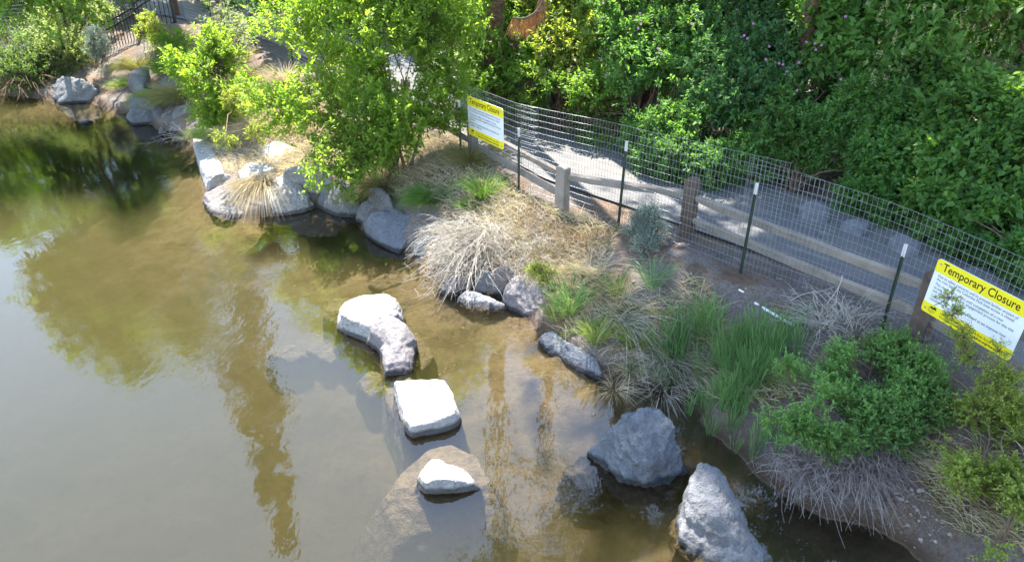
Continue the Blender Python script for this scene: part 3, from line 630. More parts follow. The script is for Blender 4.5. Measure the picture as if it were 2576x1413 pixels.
def make_sign(label):
    s = thing('closure_sign', label, 'sign')
    local('panel', pm_('panel', rrect(SW, SH, .035), 0, .006), M_WHT, s)
    local('header_band', pm_('header_band', rrect(SW, .145, .035, 0, SH-.145, (0, 0, 1, 1)), .0065, .0085), M_YEL, s)
    local('footer_band', pm_('footer_band', rrect(SW, .118, .035, 0, 0, (1, 1, 0, 0)), .0065, .0085), M_YEL, s)
    local('heading_text', text_mesh('Temporary Closure', .125, .075, SH-.108, .0095, .83, .0012), M_BLK, s)
    L = ['Due to safety concerns and to prevent further erosion of', 'the river bank, the Columbia Park boat access is closed.', None, 'This closure is in effect until completion of a river',
         'access study and public engagement process for this site', 'and others.', None, 'Cooperation is greatly appreciated as we improve river', 'conditions. Thank you.']
    W = [.87, .85, 0, .76, .875, .165, 0, .835, .34]; y = SH-.192; ms = []
    for q, w in zip(L, W):
        if q is None: y -= .014; continue
        ms.append(text_mesh(q, .046, .055, y, .0075, w)); y -= .0405
    for g in (ms[:2], ms[2:5], ms[5:]): local('paragraph', join_meshes('paragraph', g), M_GRYT, s)
    local('footer_text', join_meshes('footer_text', [text_mesh('Looking for information about the River Access Study?', .036, .215, .066, .0095, .66),
          text_mesh('Visit', .036, .215, .026, .0095), text_mesh('https://www.bendparksandrec.org/riverplan', .036, .285, .026, .0095, .60, .0009)]), M_BLK, s)
    lg = [(.075, .070), (.095, .086), (.110, .098), (.125, .088), (.135, .094), (.139, .110), (.143, .094), (.148, .108), (.153, .094), (.158, .104), (.163, .088), (.172, .070), (.150, .074), (.13, .069), (.10, .075)]
    local('logo', join_meshes('logo', [pm_('logo', lg, .009, .0096), text_mesh('Bend Park &', .017, .075, .050, .0095, .088), text_mesh('Recreation', .017, .078, .034, .0095, .08), text_mesh('DISTRICT', .011, .088, .022, .0095, .05)]), M_BLK, s)
    for x, y in ((.045, .05), (SW-.045, .05), (.045, SH-.05), (SW-.045, SH-.05)):
        b = MB(); a = [(x + .011*math.cos(k*math.pi/4), y + .011*math.sin(k*math.pi/4), .0088) for k in range(8)]; b.prism(a, (0, 0, .006))
        me = bpy.data.meshes.new('bolt'); me.from_pydata(b.V, [], b.F); me.update(); local('bolt', me, M_BOLT, s)
    return s
def place_sign(s, TL, TR, BL):
    TL, TR, BL = (np.array(q, float) for q in (TL, TR, BL)); x = nrm(TR-TL); y = TL-BL; y = nrm(y - x*(y@x)); z = np.cross(x, y)
    M = Matrix(((x[0], y[0], z[0], 0), (x[1], y[1], z[1], 0), (x[2], y[2], z[2], 0), (0, 0, 0, 1)))
    sx = np.linalg.norm(TR-TL)/SW; sy = np.linalg.norm(TL-BL)/SH
    s.matrix_world = Matrix.Translation(Vector(TL - y*SH*sy)) @ M @ Matrix.Diagonal((sx, sy, 1, 1))
def on_line(u, v, A, B, off):
    """point of the pixel's ray on the upright plane through A and B, moved off towards the river"""
    A = np.array(A[:2]); B = np.array(B[:2]); d = nrm(B-A); n = np.array((-d[1], d[0])); n = n if n[1] < 0 else -n
    A = A + n*off; x, y, w = ray(u, v); M = np.array(((x, -d[0]), (y, -d[1]))); tt = np.linalg.solve(M, A); return np.array((x*tt[0], y*tt[0], HC + w*tt[0]))
s1 = make_sign('larger, nearer yellow and white closure notice on the mesh, leaves before its lower edge')
FA, FB = FENCE[2], (4.36, 5.10)
tl, bl = on_line(2364, 648, FA, FB, .03), on_line(2332, 784, FA, FB, .03)
br = on_line(2557, 918, FA, FB, .03); place_sign(s1, tl, tl + (br-bl), bl)
s2 = make_sign('yellow and white closure notice, the smaller and farther one, beside the big shrub')
FA, FB = FENCE[6], FENCE[5]
tl, bl = on_line(1176, 240, FA, FB, .04), on_line(1179, 336, FA, FB, .04); tr_, br = on_line(1265, 283, FA, FB, .04), on_line(1268, 369, FA, FB, .04)
place_sign(s2, tl, tl + (.5*(tr_-tl) + .5*(br-bl)), bl)

# ------------------------------------------------------------------ black picket fence at the far end and the mesh beyond it
M_IRON = plain('black_iron', (.012, .013, .015), .45, .4)
pf = thing('picket_fence', 'black iron picket fence stepping down the bank into the water beyond the tussocks', 'fence', (-11.3, 22.4, .8))
A_, B_, C_ = np.array((-11.25, 22.45)), np.array((-10.45, 23.25)), np.array((-12.15, 21.45))
def pick_panel(a, b, za, zb, ta, tb, n):
    g = MB()
    for k in range(1, n):
        f = k/n; q = a + (b-a)*f; z0 = za + (zb-za)*f; z1 = ta + (tb-ta)*f
        g.beam((*q, z0), (*q, z1+.10), .018, .018, (0, 1, 0))
        g.add([(q[0]-.012, q[1]-.012, z1+.10), (q[0]+.012, q[1]-.012, z1+.10), (q[0]+.012, q[1]+.012, z1+.10), (q[0]-.012, q[1]+.012, z1+.10), (q[0], q[1], z1+.16)], [(0, 1, 4), (1, 2, 4), (2, 3, 4), (3, 0, 4), (3, 2, 1, 0)])
    g.build('picket_panel', M_IRON, pf)
    r = MB()
    for dz in (0, -.17): r.beam((*a, ta+dz), (*b, tb+dz), .035, .04)
    r.beam((*a, za+.14), (*b, zb+.14), .035, .04); r.build('rail', M_IRON, pf)
def ipost(q, z0, z1):
    g = MB(); g.beam((*q, z0-.3), (*q, z1), .075, .075, (0, 1, 0)); g.beam((*q, z1), (*q, z1+.02), .09, .09, (0, 1, 0)); g.build('post', M_IRON, pf)
pick_panel(C_, A_, .28, .82, 1.50, 2.05, 15); pick_panel(A_, B_, .85, 1.40, 2.15, 2.68, 9)
ipost(A_, .8, 2.27); ipost(B_, 1.35, 2.85); ipost(C_, .2, 1.55)
pg2 = thing('picket_gate', 'black iron picket panel in deep shade behind the dark willow', 'gate', (-17.3, 22.9, .9))
pf_, pf = pf, pg2
pick_panel(np.array((-18.6, 22.6)), np.array((-16.75, 23.0)), .5, .6, 1.75, 1.85, 18); ipost(np.array((-16.7, 23.0)), .5, 1.95); ipost(np.array((-18.7, 22.6)), .5, 1.95); pf = pf_
bf = thing('far_wire_fence', 'wire mesh panel standing behind the willows beyond the picket fence', 'fence', (-15, 23.2, .8))
wire_panel('wire_panel', [(-17.4, 23.35, 2.30), (-15.2, 23.7, 2.40), (-13.0, 24.2, 2.55), (-11.2, 24.7, 2.7)], bf, lambda x, y: np.full(np.shape(x), .55), rows=18, rw=.003)
b = MB(); b.beam((-15.75, 23.1, .4), (-15.75, 23.1, 1.62), .06, .03, (0, 1, 0)); pp = b.build('post', M_TPOST, bf)
b = MB(); b.beam((-15.75, 23.1, 1.62), (-15.75, 23.1, 1.86), .065, .035, (0, 1, 0)); b.build('white_tip', M_TIP, bf)

# ------------------------------------------------------------------ litter on the bank
M_PVC = plain('white_plastic', (.78, .78, .77), .35, .4, 0, .06, 14)
a, b_ = G(1898, 766), G(1998, 826); a[2] += .02; b_[2] += .03
b = MB(); b.tube([a, a*.5+b_*.5 + np.array((0, 0, -.003)), b_], .0165, .0165, 12); tag(b.build('plastic_pipe', M_PVC, smooth=True), 'white plastic pipe lying on the bare bank below the mesh', 'pipe')
a, b_ = G(1857, 739), G(1870, 746); a[2] += .02; b_[2] += .02
b = MB(); b.tube([a, b_], .012, .012, 10); tag(b.build('pipe_offcut', M_PVC, smooth=True), 'short white stub of pipe just above the long white pipe', 'pipe')
def pine_cone(label, pos, r):
    t_ = thing('pine_cone', label, 'pine cone', pos)
    b = MB(); n = 70; axis_ = nrm(np.array((.6, -.3, .5)))
    x = nrm(np.cross(axis_, (0, 0, 1))); y = np.cross(axis_, x)
    for k in range(n):
        f = k/n; a = k*2.399; rr = r*(math.sin(math.pi*(.12+.82*f))**.7); c_ = np.array(pos) + axis_*(f-.5)*r*2.3 + np.array((0, 0, r*.8))
        e = math.cos(a)*x + math.sin(a)*y; sd = np.cross(axis_, e); tip = c_ + e*rr + axis_*r*.25
        b.add([c_ + axis_*.0, c_ + e*rr*.6 + sd*r*.28, tip, c_ + e*rr*.6 - sd*r*.28, c_ + e*rr*.6 - axis_*r*.12], [(0, 1, 2, 3), (4, 3, 2), (4, 2, 1), (0, 3, 4), (0, 4, 1)])
    b.build('scales', plain('cone_brown', (.14, .085, .05), .8, .2, 0, .4, 40), t_)
pine_cone('open brown pine cone caught in the grass beside arching dry stems', G(1560, 797) + np.array((0, 0, .02)), .045)
pine_cone('small pine cone among straw on the white ledge rock at the shore', P(1232, 742, .16), .035)
pine_cone('pine cone at the top edge of the large slanted boulder', P(1392, 735, .45), .035)
# rocks edging the thicket behind the path
for lab, pts in (('flat grey edging rock at the thicket foot behind the bent mesh', [(2015, 545, 1.02), (2060, 560, 1.02), (2092, 548, 1.02), (2020, 512, 1.14), (2050, 500, 1.16), (2088, 518, 1.13)]),
                 ('grey edging rock next along the thicket foot, half in leaves', [(2118, 575, 1.02), (2160, 592, 1.02), (2190, 580, 1.02), (2122, 552, 1.10), (2160, 548, 1.13), (2188, 560, 1.09)]),
                 ('edging rock at the thicket foot above the thin post with peeling tip', [(2235, 620, 1.0), (2280, 645, 1.0), (2310, 640, 1.0), (2238, 590, 1.11), (2275, 585, 1.15), (2312, 610, 1.11)]),
                 ('dark edging rock behind the top of the nearer sign', [(2420, 690, 1.0), (2480, 715, 1.0), (2540, 730, 1.0), (2425, 668, 1.06), (2480, 664, 1.09), (2540, 695, 1.06)]),
                 ('small pale rock at the thicket foot between two edging rocks', [(2060, 590, 1.0), (2085, 598, 1.0), (2062, 575, 1.1), (2086, 580, 1.07)])):
    boulder(lab, [pts], 'grey', zb=.7, vox=.035, amp=.04, group='edging rocks along the thicket')

# ------------------------------------------------------------------ vegetation
M_BARK = plain('grey_bark', (.13, .105, .085), .9, .2, 0, .3, 14, .4)
M_TWIG = plain('brown_twig', (.17, .115, .075), .9, .2, 0, .3, 20)
L_TREE = leafmat('bright_leaf', [(.135, .225, .03), (.19, .29, .045), (.23, .33, .06), (.16, .26, .045)], .58, (1.95, 1.9, .80))
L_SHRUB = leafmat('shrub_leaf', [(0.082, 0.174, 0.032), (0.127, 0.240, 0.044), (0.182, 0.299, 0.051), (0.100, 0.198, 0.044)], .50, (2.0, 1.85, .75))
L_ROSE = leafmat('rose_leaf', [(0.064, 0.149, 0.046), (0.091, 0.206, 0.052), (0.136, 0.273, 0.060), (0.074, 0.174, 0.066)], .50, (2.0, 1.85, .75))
L_BLUE = leafmat('bluish_leaf', [(0.055, 0.133, 0.058), (0.074, 0.174, 0.066), (0.109, 0.224, 0.072), (0.082, 0.182, 0.086)], .50, (2.0, 1.85, .75))
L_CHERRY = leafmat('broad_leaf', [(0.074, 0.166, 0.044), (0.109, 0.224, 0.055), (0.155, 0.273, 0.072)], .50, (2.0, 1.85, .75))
L_WILLOW = leafmat('willow_leaf', [(.16, .21, .08), (.22, .28, .11), (.13, .19, .06), (.26, .31, .15)], .5, (1.9, 1.85, 1.0))
L_DWIL = leafmat('dark_willow_leaf', [(0.055, 0.104, 0.034), (0.085, 0.146, 0.049), (0.122, 0.195, 0.067)], .50, (2.0, 1.85, .75))
L_SAGE = leafmat('sage_leaf', [(.20, .26, .21), (.26, .33, .27), (.16, .22, .17)], .2, (1, 1, 1))
L_YROSE = leafmat('yellow_rose_leaf', [(0.143, 0.209, 0.040), (0.222, 0.288, 0.060), (0.286, 0.346, 0.079), (0.174, 0.244, 0.053)], .50, (2.0, 1.85, .75))
L_BUFF = leafmat('buffalo_leaf', [(0.093, 0.191, 0.055), (0.133, 0.259, 0.067), (0.201, 0.335, 0.093), (0.108, 0.221, 0.067)], .42, (1.8, 1.8, .9))
L_PINE = leafmat('pine_needle', [(0.027, 0.055, 0.017), (0.043, 0.079, 0.024), (0.061, 0.104, 0.034)], .25)
L_DEADP = leafmat('dead_needle', [(.34, .16, .06), (.44, .22, .09), (.28, .13, .05)], .3, (1.2, 1, .8))
L_GRASS = leafmat('green_blade', [(0.073, 0.171, 0.037), (0.122, 0.232, 0.049), (0.171, 0.281, 0.073), (0.098, 0.195, 0.055)], .35)
L_REED = leafmat('reed_blade', [(0.085, 0.189, 0.073), (0.122, 0.244, 0.091), (0.171, 0.293, 0.122), (0.146, 0.244, 0.073)], .35)
L_TUSS = leafmat('tussock_blade', [(0.122, 0.232, 0.043), (0.183, 0.305, 0.061), (0.366, 0.342, 0.159), (0.146, 0.244, 0.061)], .35)
L_DULL = leafmat('dull_blade', [(0.146, 0.183, 0.061), (0.244, 0.232, 0.098), (0.366, 0.305, 0.159), (0.122, 0.171, 0.055)], .3)
L_STRAW = leafmat('straw', [(.50, .42, .27), (.60, .52, .36), (.42, .34, .21), (.62, .57, .42)], .3, (1.1, 1.05, .9))
L_GSTRAW = leafmat('grey_straw', [(.52, .47, .39), (.62, .57, .48), (.42, .37, .30), (.56, .51, .43)], .15, (1, 1, 1))
L_PURP = leafmat('purple_grey_twig', [(.27, .225, .205), (.36, .31, .285), (.20, .16, .145)], 0)
L_RED = leafmat('reddish_stem', [(.30, .15, .10), (.36, .22, .13), (.26, .20, .10), (.22, .24, .09)], .25)
L_LITTER = leafmat('needle_litter', [(.17, .095, .05), (.24, .15, .085), (.30, .21, .13), (.12, .07, .04)], .05)
M_PETAL = leafmat('pink_petal', [(.42, .13, .34), (.50, .20, .40)], .35, (1.1, 1, 1.1))

def blob_pts(rng, blobs, n, shell=.62):
    """blobs (k,6): centre, radii -> n points favouring the outer part, with their outward directions and blob ids"""
    B = np.array(blobs, float); vol = B[:, 3]*B[:, 4]*B[:, 5]; w = vol**.8; idx = rng.choice(len(B), n, p=w/w.sum())
    d = nrm(rng.normal(size=(n, 3))); r = (shell + (1-shell)*rng.random(n))
    inner = rng.random(n) < .25; r[inner] = rng.random(inner.sum())**.5*shell
    r *= 1 + .22*vnoise(d*2.2 + idx[:, None]*7.1, 5)
    p = B[idx, :3] + d*r[:, None]*B[idx, 3:6]
    return p, d, idx
def sprays(rng, p, d, L, k, lL, lW, up=.45, side=1.0, curlup=.0):
    """k leaves on each twig: returns leaf base, direction, up, length, width, and twig centre lines"""
    n = len(p); D = nrm(d + np.array((0, 0, up)) + rng.normal(size=(n, 3))*.35); Ls = L*rng.uniform(.55, 1.25, n)
    X = nrm(np.cross(D, rng.normal(size=(n, 3)))); Y = np.cross(D, X)
    pos = []; dr = []; upv = []; 
    for j in range(k):
        f = (j+.6)/k; a = (j % 2)*math.pi + rng.normal(size=n)*.35
        s = np.cos(a)[:, None]*X + np.sin(a)[:, None]*Y
        dj = nrm(D*(.55 if j < k-1 else 2.2) + s*side + rng.normal(size=(n, 3))*.22)
        pos.append(p + D*(Ls*f)[:, None] + np.array((0, 0, -.10))*(Ls*f*f)[:, None]); dr.append(dj); upv.append(nrm(rng.normal(size=(n, 3))*.55 + np.array((0, 0, 1.)) + D*.25))
    pos = np.concatenate(pos); dr = np.concatenate(dr); upv = np.concatenate(upv)
    sc = rng.uniform(.6, 1.2, len(pos))
    C = np.stack([p, p + D*(Ls*.5)[:, None] + np.array((0, 0, -.02))*Ls[:, None], p + D*Ls[:, None] + np.array((0, 0, -.10))*Ls[:, None]], 1)
    return pos, dr, upv, lL*sc, lW*sc*rng.uniform(.8, 1.15, len(pos)), C
def limb_curves(rng, base, tips, K=6, sag=.12, jitter=.06):
    n = len(tips); t = np.linspace(0, 1, K)[None, :, None]; b = np.broadcast_to(base, (n, 3))[:, None] if np.ndim(base) == 1 else base[:, None]
    T = tips[:, None]; C = b*(1-t) + T*t
    h = np.linalg.norm(tips - b[:, 0], axis=1)
    C[..., 2] += (np.sin(t[..., 0]*math.pi)*sag*h[:, None])
    C += rng.normal(size=C.shape)*jitter*h[:, None, None]*np.sin(t*math.pi)*.6
    return C
def shrub(name, label, cat, base, blobs, n, twig, k, lL, lW, mat, stemmat=None, seed=1, group=None, stems=14, r0=.018, up=.45, twigr=.0022, shell=.62, trunk=None, flowers=None, thin=None, side=1.0):
    rng = np.random.default_rng(seed); base = np.array(base, float)
    t_ = thing(name, label, cat, base, group)
    p, d, idx = blob_pts(rng, blobs, n, shell)
    if thin is not None:                                       # uneven outline and gaps
        keep = vnoise(p*thin[0], seed) > thin[1]; p, d = p[keep], d[keep]
    g = terrain(p[:, 0], p[:, 1], False); keep = p[:, 2] > g + .03; p, d = p[keep], d[keep]
    pos, dr, upv, LL, WW, C = sprays(rng, p, d, twig, k, lL, lW, up, side)
    link('foliage', leaf_mesh('foliage', pos, dr, upv, LL, WW), mat, t_)
    if stems:
        B = np.array(blobs); j = rng.choice(len(B), stems, p=(B[:, 3]**2)/(B[:, 3]**2).sum())
        tips = B[j, :3] + rng.normal(size=(stems, 3))*B[j, 3:6]*.4
        S = limb_curves(rng, base + np.array((0, 0, -.05)), tips); Rr = np.linspace(1, .3, 6)[None]*r0*rng.uniform(.6, 1.2, (stems, 1))
        sm = tube_mesh('stems', S, Rr, 5)
        # twigs grow from the nearest point of a limb
        SP = S[:, 1:].reshape(-1, 3); m_ = min(len(C), 900); sel = rng.choice(len(C), m_, replace=False); q = C[sel]
        near = SP[np.argmin(((q[:, 0][:, None] - SP[None])**2).sum(-1), axis=1)]
        Bc = limb_curves(rng, near, q[:, 0], 4, .05, .03); b2 = tube_mesh('b', Bc, np.linspace(1, .5, 4)[None]*twigr*1.8*np.ones((m_, 1)), 3)
        tw = tube_mesh('t', C, np.linspace(1, .5, 3)[None]*twigr*np.ones((len(C), 1)), 3)
        link('stems', join_meshes('stems', [sm, b2, tw]), stemmat or M_TWIG, t_)
    if flowers is not None:
        for fu in flowers: flower(fu, t_, rng)
    return t_
FLOW = []
def flower(pos, parent, rng, r=.018):
    pos = np.array(pos); n = nrm(np.array((-pos[0]*.1, -1., .55)) + rng.normal(size=3)*.3); x = nrm(np.cross(n, rng.normal(size=3))); y = np.cross(n, x); V = []; F = []
    for k in range(5):
        a = k*2*math.pi/5; e = math.cos(a)*x + math.sin(a)*y; s = np.cross(n, e); b = len(V)
        V += [pos, pos + e*r*.7 - s*r*.55 + n*r*.15, pos + e*r*1.15 - s*r*.25 + n*r*.25, pos + e*r*1.15 + s*r*.25 + n*r*.25, pos + e*r*.7 + s*r*.55 + n*r*.15]; F.append((b, b+1, b+2, b+3, b+4))
    link('flower', mesh_np('flower', V, F), M_PETAL, parent)
def PB(*L):
    """(u, v, Y, radius in pixels[, squash z]) -> blobs"""
    o_ = []
    for q in L:
        c = PD(q[0], q[1], q[2]); r = pxm(q[3], q[2]); o_.append((*c, r, r*.85, r*(q[4] if len(q) > 4 else 1)))
    return o_

# -- the big sunlit shrub by the far sign
tb = np.array((-2.05, 11.9, tz(-2.05, 11.9)))
shrub('leafy_tree', 'tall loose bright green many stemmed young tree on the point beside the far sign', 'tree', tb,
      PB((905, 70, 12.3, 105), (1020, 30, 12.4, 105), (1110, 110, 12.3, 85), (1000, 150, 12.0, 115), (880, 175, 12.2, 85), (770, 130, 12.6, 75), (700, 70, 13.0, 55), (715, 230, 12.3, 62),
         (800, 265, 11.9, 78), (915, 300, 11.6, 92), (1030, 290, 11.6, 100), (1120, 235, 11.8, 70), (870, 375, 11.2, 66), (960, 370, 11.2, 72), (1045, 375, 11.2, 62), (820, 430, 10.8, 44), (930, 425, 11.0, 55), (1030, 425, 11.3, 48), (745, 300, 12.0, 55), (765, 385, 11.3, 46), (1100, 390, 11.4, 40), (680, 270, 12.2, 50), (980, 445, 10.9, 44), (880, 440, 10.8, 44), (800, 350, 11.5, 56), (1010, 340, 11.2, 70), (930, 230, 11.6, 70), (660, 200, 12.6, 46), (1160, 200, 12.0, 42),
         (940, -60, 12.6, 120), (1060, -90, 12.8, 120), (830, -30, 12.8, 90), (1120, 330, 11.6, 40), (690, 330, 12, 24), (1165, 60, 12.6, 45), (780, 50, 12.8, 60)),
      6300, .26, 11, .086, .042, L_TREE, M_BARK, 11, stems=18, r0=.018, up=.5, twigr=.0024, thin=(1.7, -.2))
# two long leaning stems that show through it
b = MB()
for px in ([(1000, 430, 11.7), (975, 300, 11.9), (940, 150, 12.2), (925, 60, 12.4), (890, -20, 12.6)], [(1020, 430, 11.7), (985, 300, 12.0), (955, 140, 12.3), (962, 50, 12.4), (958, -40, 12.6)], [(1030, 430, 11.7), (1060, 320, 11.9), (1085, 180, 12.1), (1100, 80, 12.3)], [(990, 430, 11.7), (930, 330, 11.7), (860, 270, 11.9), (770, 220, 12.2)]):
    b.tube(curve_pts([PD(*q) for q in px], .15), .028, .010, 6)
o_ = bpy.data.objects['leafy_tree']; b.build('trunk', M_BARK, o_, True)
shrub('leafy_shrub', 'compact bright green shrub at the cove, upright leafy shoots on top', 'shrub', (*P(545, 292, .55)[:2], .5),
      PB((470, 165, 15.2, 42), (520, 130, 15.4, 50), (518, 195, 15.0, 50), (575, 180, 15.2, 52), (585, 235, 14.9, 40), (535, 255, 14.8, 52), (480, 105, 15.5, 22), (545, 285, 14.7, 30)),
      1900, .22, 10, .09, .042, L_TREE, M_BARK, 12, stems=16, r0=.018, thin=(1.8, -.3))
shrub('sapling', 'thin pale green sapling with airy leaves beside a steel post', 'shrub', (*P(575, 150, .8)[:2], .7),
      PB((555, 60, 17.2, 34), (590, 75, 17.0, 34), (560, 110, 16.8, 38), (600, 120, 16.8, 30), (550, 20, 17.5, 24), (575, 150, 16.5, 24)), 260, .25, 8, .085, .036, L_WILLOW, M_BARK, 13, stems=8, r0=.014)
shrub('leafy_shrub', 'low yellow green leafy growth spilling from the cove shrub onto dry grass', 'shrub', (*P(605, 275, .6)[:2], .5), PB((600, 250, 14.2, 34, .7), (630, 275, 13.8, 26, .6), (650, 330, 12.8, 22, .6), (560, 350, 12.2, 22, .5)), 260, .16, 9, .07, .03, L_YROSE, M_TWIG, 14, stems=6)
# -- far left growth
shrub('willow', 'pale feathery willow leaning over the water beside the picket fence', 'shrub', (*P(185, 190, .4)[:2], .4),
      PB((150, 60, 22.0, 48), (190, 90, 22, 45), (125, 85, 21.6, 38), (200, 40, 22.6, 45), (220, 10, 23, 45), (165, 130, 21.2, 50), (185, 150, 21, 26), (130, 140, 21, 34), (95, 60, 21.8, 18)),
      1700, .32, 11, .11, .034, L_WILLOW, M_BARK, 15, stems=20, r0=.025, thin=(1.2, -.35))
shrub('willow', 'dark green willow hanging low over the water at the edge of the picture', 'shrub', (*P(30, 200, .3)[:2], .3),
      PB((30, 130, 21.5, 60), (70, 160, 20.8, 50), (10, 180, 20.5, 52), (90, 190, 20.4, 38), (50, 100, 22, 45), (100, 135, 21.4, 40), (-40, 140, 21, 60), (60, 200, 20.2, 34), (115, 170, 20.8, 28)),
      1700, .30, 11, .10, .034, L_DWIL, M_BARK, 16, stems=22, r0=.03, thin=(1.1, -.35))
shrub('grey_shrub', 'wispy grey green shrub in front of the bright path at the top edge', 'shrub', (*P(270, 60, 1.2)[:2], 1.2), PB((270, 10, 24.5, 40), (310, 15, 24.8, 36), (300, 40, 24, 30), (250, 40, 24, 26), (330, 5, 25, 30)), 420, .30, 8, .09, .02, L_SAGE, M_TWIG, 17, stems=14)
shrub('sagebrush', 'small silver grey sagebrush against the picket fence', 'shrub', (*P(262, 150, .7)[:2], .6), PB((240, 90, 20.6, 20), (250, 115, 20.4, 24), (235, 125, 20.4, 18), (255, 140, 20.4, 12)), 420, .14, 9, .06, .018, L_SAGE, M_TWIG, 18, stems=14, r0=.012)
shrub('leafy_shrub', 'small bright shrub in front of the pickets by the tall iron post', 'shrub', (*P(395, 95, .95)[:2], .9), PB((375, 55, 21.4, 20), (395, 85, 21, 22), (360, 85, 21, 14), (405, 110, 20.5, 20), (430, 120, 20, 18)), 240, .2, 9, .09, .04, L_YROSE, M_TWIG, 19, stems=10)
shrub('leafy_shrub', 'dark green shrub between the pickets and the wide dim boulder', 'shrub', (*P(440, 140, .9)[:2], .8), PB((430, 110, 19, 26), (445, 140, 18.5, 30), (420, 165, 18, 20), (460, 100, 19, 20)), 300, .2, 9, .085, .036, L_SHRUB, M_TWIG, 20, stems=10)
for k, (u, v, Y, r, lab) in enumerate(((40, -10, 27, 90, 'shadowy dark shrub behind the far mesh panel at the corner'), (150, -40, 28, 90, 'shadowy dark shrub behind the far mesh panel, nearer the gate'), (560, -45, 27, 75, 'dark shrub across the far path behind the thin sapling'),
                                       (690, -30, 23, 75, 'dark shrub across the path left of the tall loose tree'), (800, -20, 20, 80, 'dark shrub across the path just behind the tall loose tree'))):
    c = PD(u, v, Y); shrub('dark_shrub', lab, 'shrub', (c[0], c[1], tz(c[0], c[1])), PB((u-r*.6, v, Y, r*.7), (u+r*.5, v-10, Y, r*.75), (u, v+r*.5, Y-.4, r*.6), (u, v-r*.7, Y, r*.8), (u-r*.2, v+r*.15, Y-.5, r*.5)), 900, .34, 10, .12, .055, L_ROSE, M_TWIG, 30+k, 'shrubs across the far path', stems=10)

# -- the thicket along the far side of the path
TH = 'shrubs of the thicket behind the path'
def thick(label, mat, seed, blobs, n, lL, lW, k=11, tw=.26, cat='shrub', name='wild_rose', fl=()):
    B = PB(*blobs); low = min(B, key=lambda q: q[2]-q[5]); x, y = low[0], low[1]+.2
    return shrub(name, label, cat, (x, y, tz(x, y)), B, int(n*1.45), tw, k, lL*1.22, lW*1.25, mat, M_TWIG, seed, TH, stems=18, r0=.016, up=.35, thin=(1.3, -.42), flowers=[PD(*q) for q in fl], shell=.70)
thick('sunlit yellow green shrub of the thicket behind the far sign', L_SHRUB, 41, [(1240, 60, 14.8, 85), (1310, 130, 14.4, 85), (1230, 170, 14.2, 70), (1270, 240, 13.8, 62), (1350, 215, 13.6, 65), (1200, 0, 15.4, 80), (1320, 20, 15.0, 80), (1220, 240, 13.8, 45), (1340, 270, 13.3, 36), (1240, 25, 13.5, 55), (1255, -40, 13.5, 55)], 2400, .075, .036)
thick('bright shrub under the hanging dead pine branch', L_YROSE, 42, [(1430, 60, 14.2, 80), (1500, 120, 13.6, 75), (1420, 150, 13.6, 75), (1400, 0, 14.6, 80), (1500, 20, 14.2, 80), (1540, 60, 13.8, 50), (1455, -60, 14.8, 90), (1330, -60, 15, 90)], 2000, .075, .035, fl=[(1362, 140, 13.0), (1382, 96, 12.9)])
thick('low green shrub with brown gaps at the thicket foot behind the far mesh', L_SHRUB, 43, [(1420, 245, 13.0, 50), (1500, 250, 12.6, 60), (1460, 300, 12.5, 45), (1540, 300, 12.2, 48), (1600, 250, 12.4, 55), (1390, 300, 13.0, 30)], 1100, .065, .032)
thick('dark green rose thicket with pink flowers left of the pine trunk', L_ROSE, 44, [(1600, 60, 13.0, 85), (1700, 40, 12.9, 90), (1650, 140, 12.4, 85), (1740, 130, 12.3, 85), (1600, 170, 12.3, 65), (1690, 220, 11.8, 80), (1620, 270, 11.8, 60), (1650, -40, 13.4, 90), (1760, -40, 13.3, 90), (1560, -10, 13.5, 60)], 2700, .068, .032, tw=.24,
      fl=[(1518, 8, 12.9), (1610, 35, 12.0), (1612, 60, 12.0), (1606, 72, 12.0), (1655, 122, 11.5), (1664, 135, 11.5), (1512, 150, 12.2), (1525, 190, 12.0), (1855, 25, 11.9), (1740, 60, 11.8)])
thick('bluish green rose thicket with many pink flowers beside the pine trunk', L_BLUE, 45, [(1840, 60, 12.4, 85), (1930, 40, 12.4, 85), (1880, 150, 11.8, 85), (1800, 190, 11.6, 75), (1960, 140, 11.8, 75), (1860, 240, 11.2, 75), (1940, 250, 11.2, 70), (1780, 270, 11.2, 60), (1850, -40, 13, 90), (1960, -40, 13, 80)], 2700, .072, .034, tw=.24,
      fl=[(1872, 90, 11.0), (1880, 97, 11.0), (1895, 60, 11.2), (1927, 150, 10.9), (1935, 118, 11.0), (1960, 160, 10.9), (1970, 163, 10.9), (2010, 158, 10.9), (2005, 228, 10.6), (1980, 180, 10.8), (2028, 106, 10.9), (2050, 110, 10.9), (2066, 115, 10.9), (2052, 126, 10.9)])
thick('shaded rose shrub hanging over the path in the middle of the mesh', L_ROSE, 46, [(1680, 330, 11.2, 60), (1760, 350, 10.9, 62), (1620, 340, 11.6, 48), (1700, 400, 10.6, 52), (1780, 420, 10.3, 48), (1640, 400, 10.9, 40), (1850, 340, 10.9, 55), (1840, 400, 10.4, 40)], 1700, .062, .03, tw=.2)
thick('dense green rose bush behind the joint of the mesh', L_ROSE, 47, [(2000, 280, 10.9, 75), (2080, 250, 11.0, 80), (1960, 340, 10.5, 65), (2050, 350, 10.3, 70), (2140, 340, 10.3, 65), (2020, 420, 9.9, 55), (1940, 400, 10.2, 48), (2100, 420, 9.8, 52), (2060, 180, 11.4, 60)], 2400, .066, .032, tw=.22)
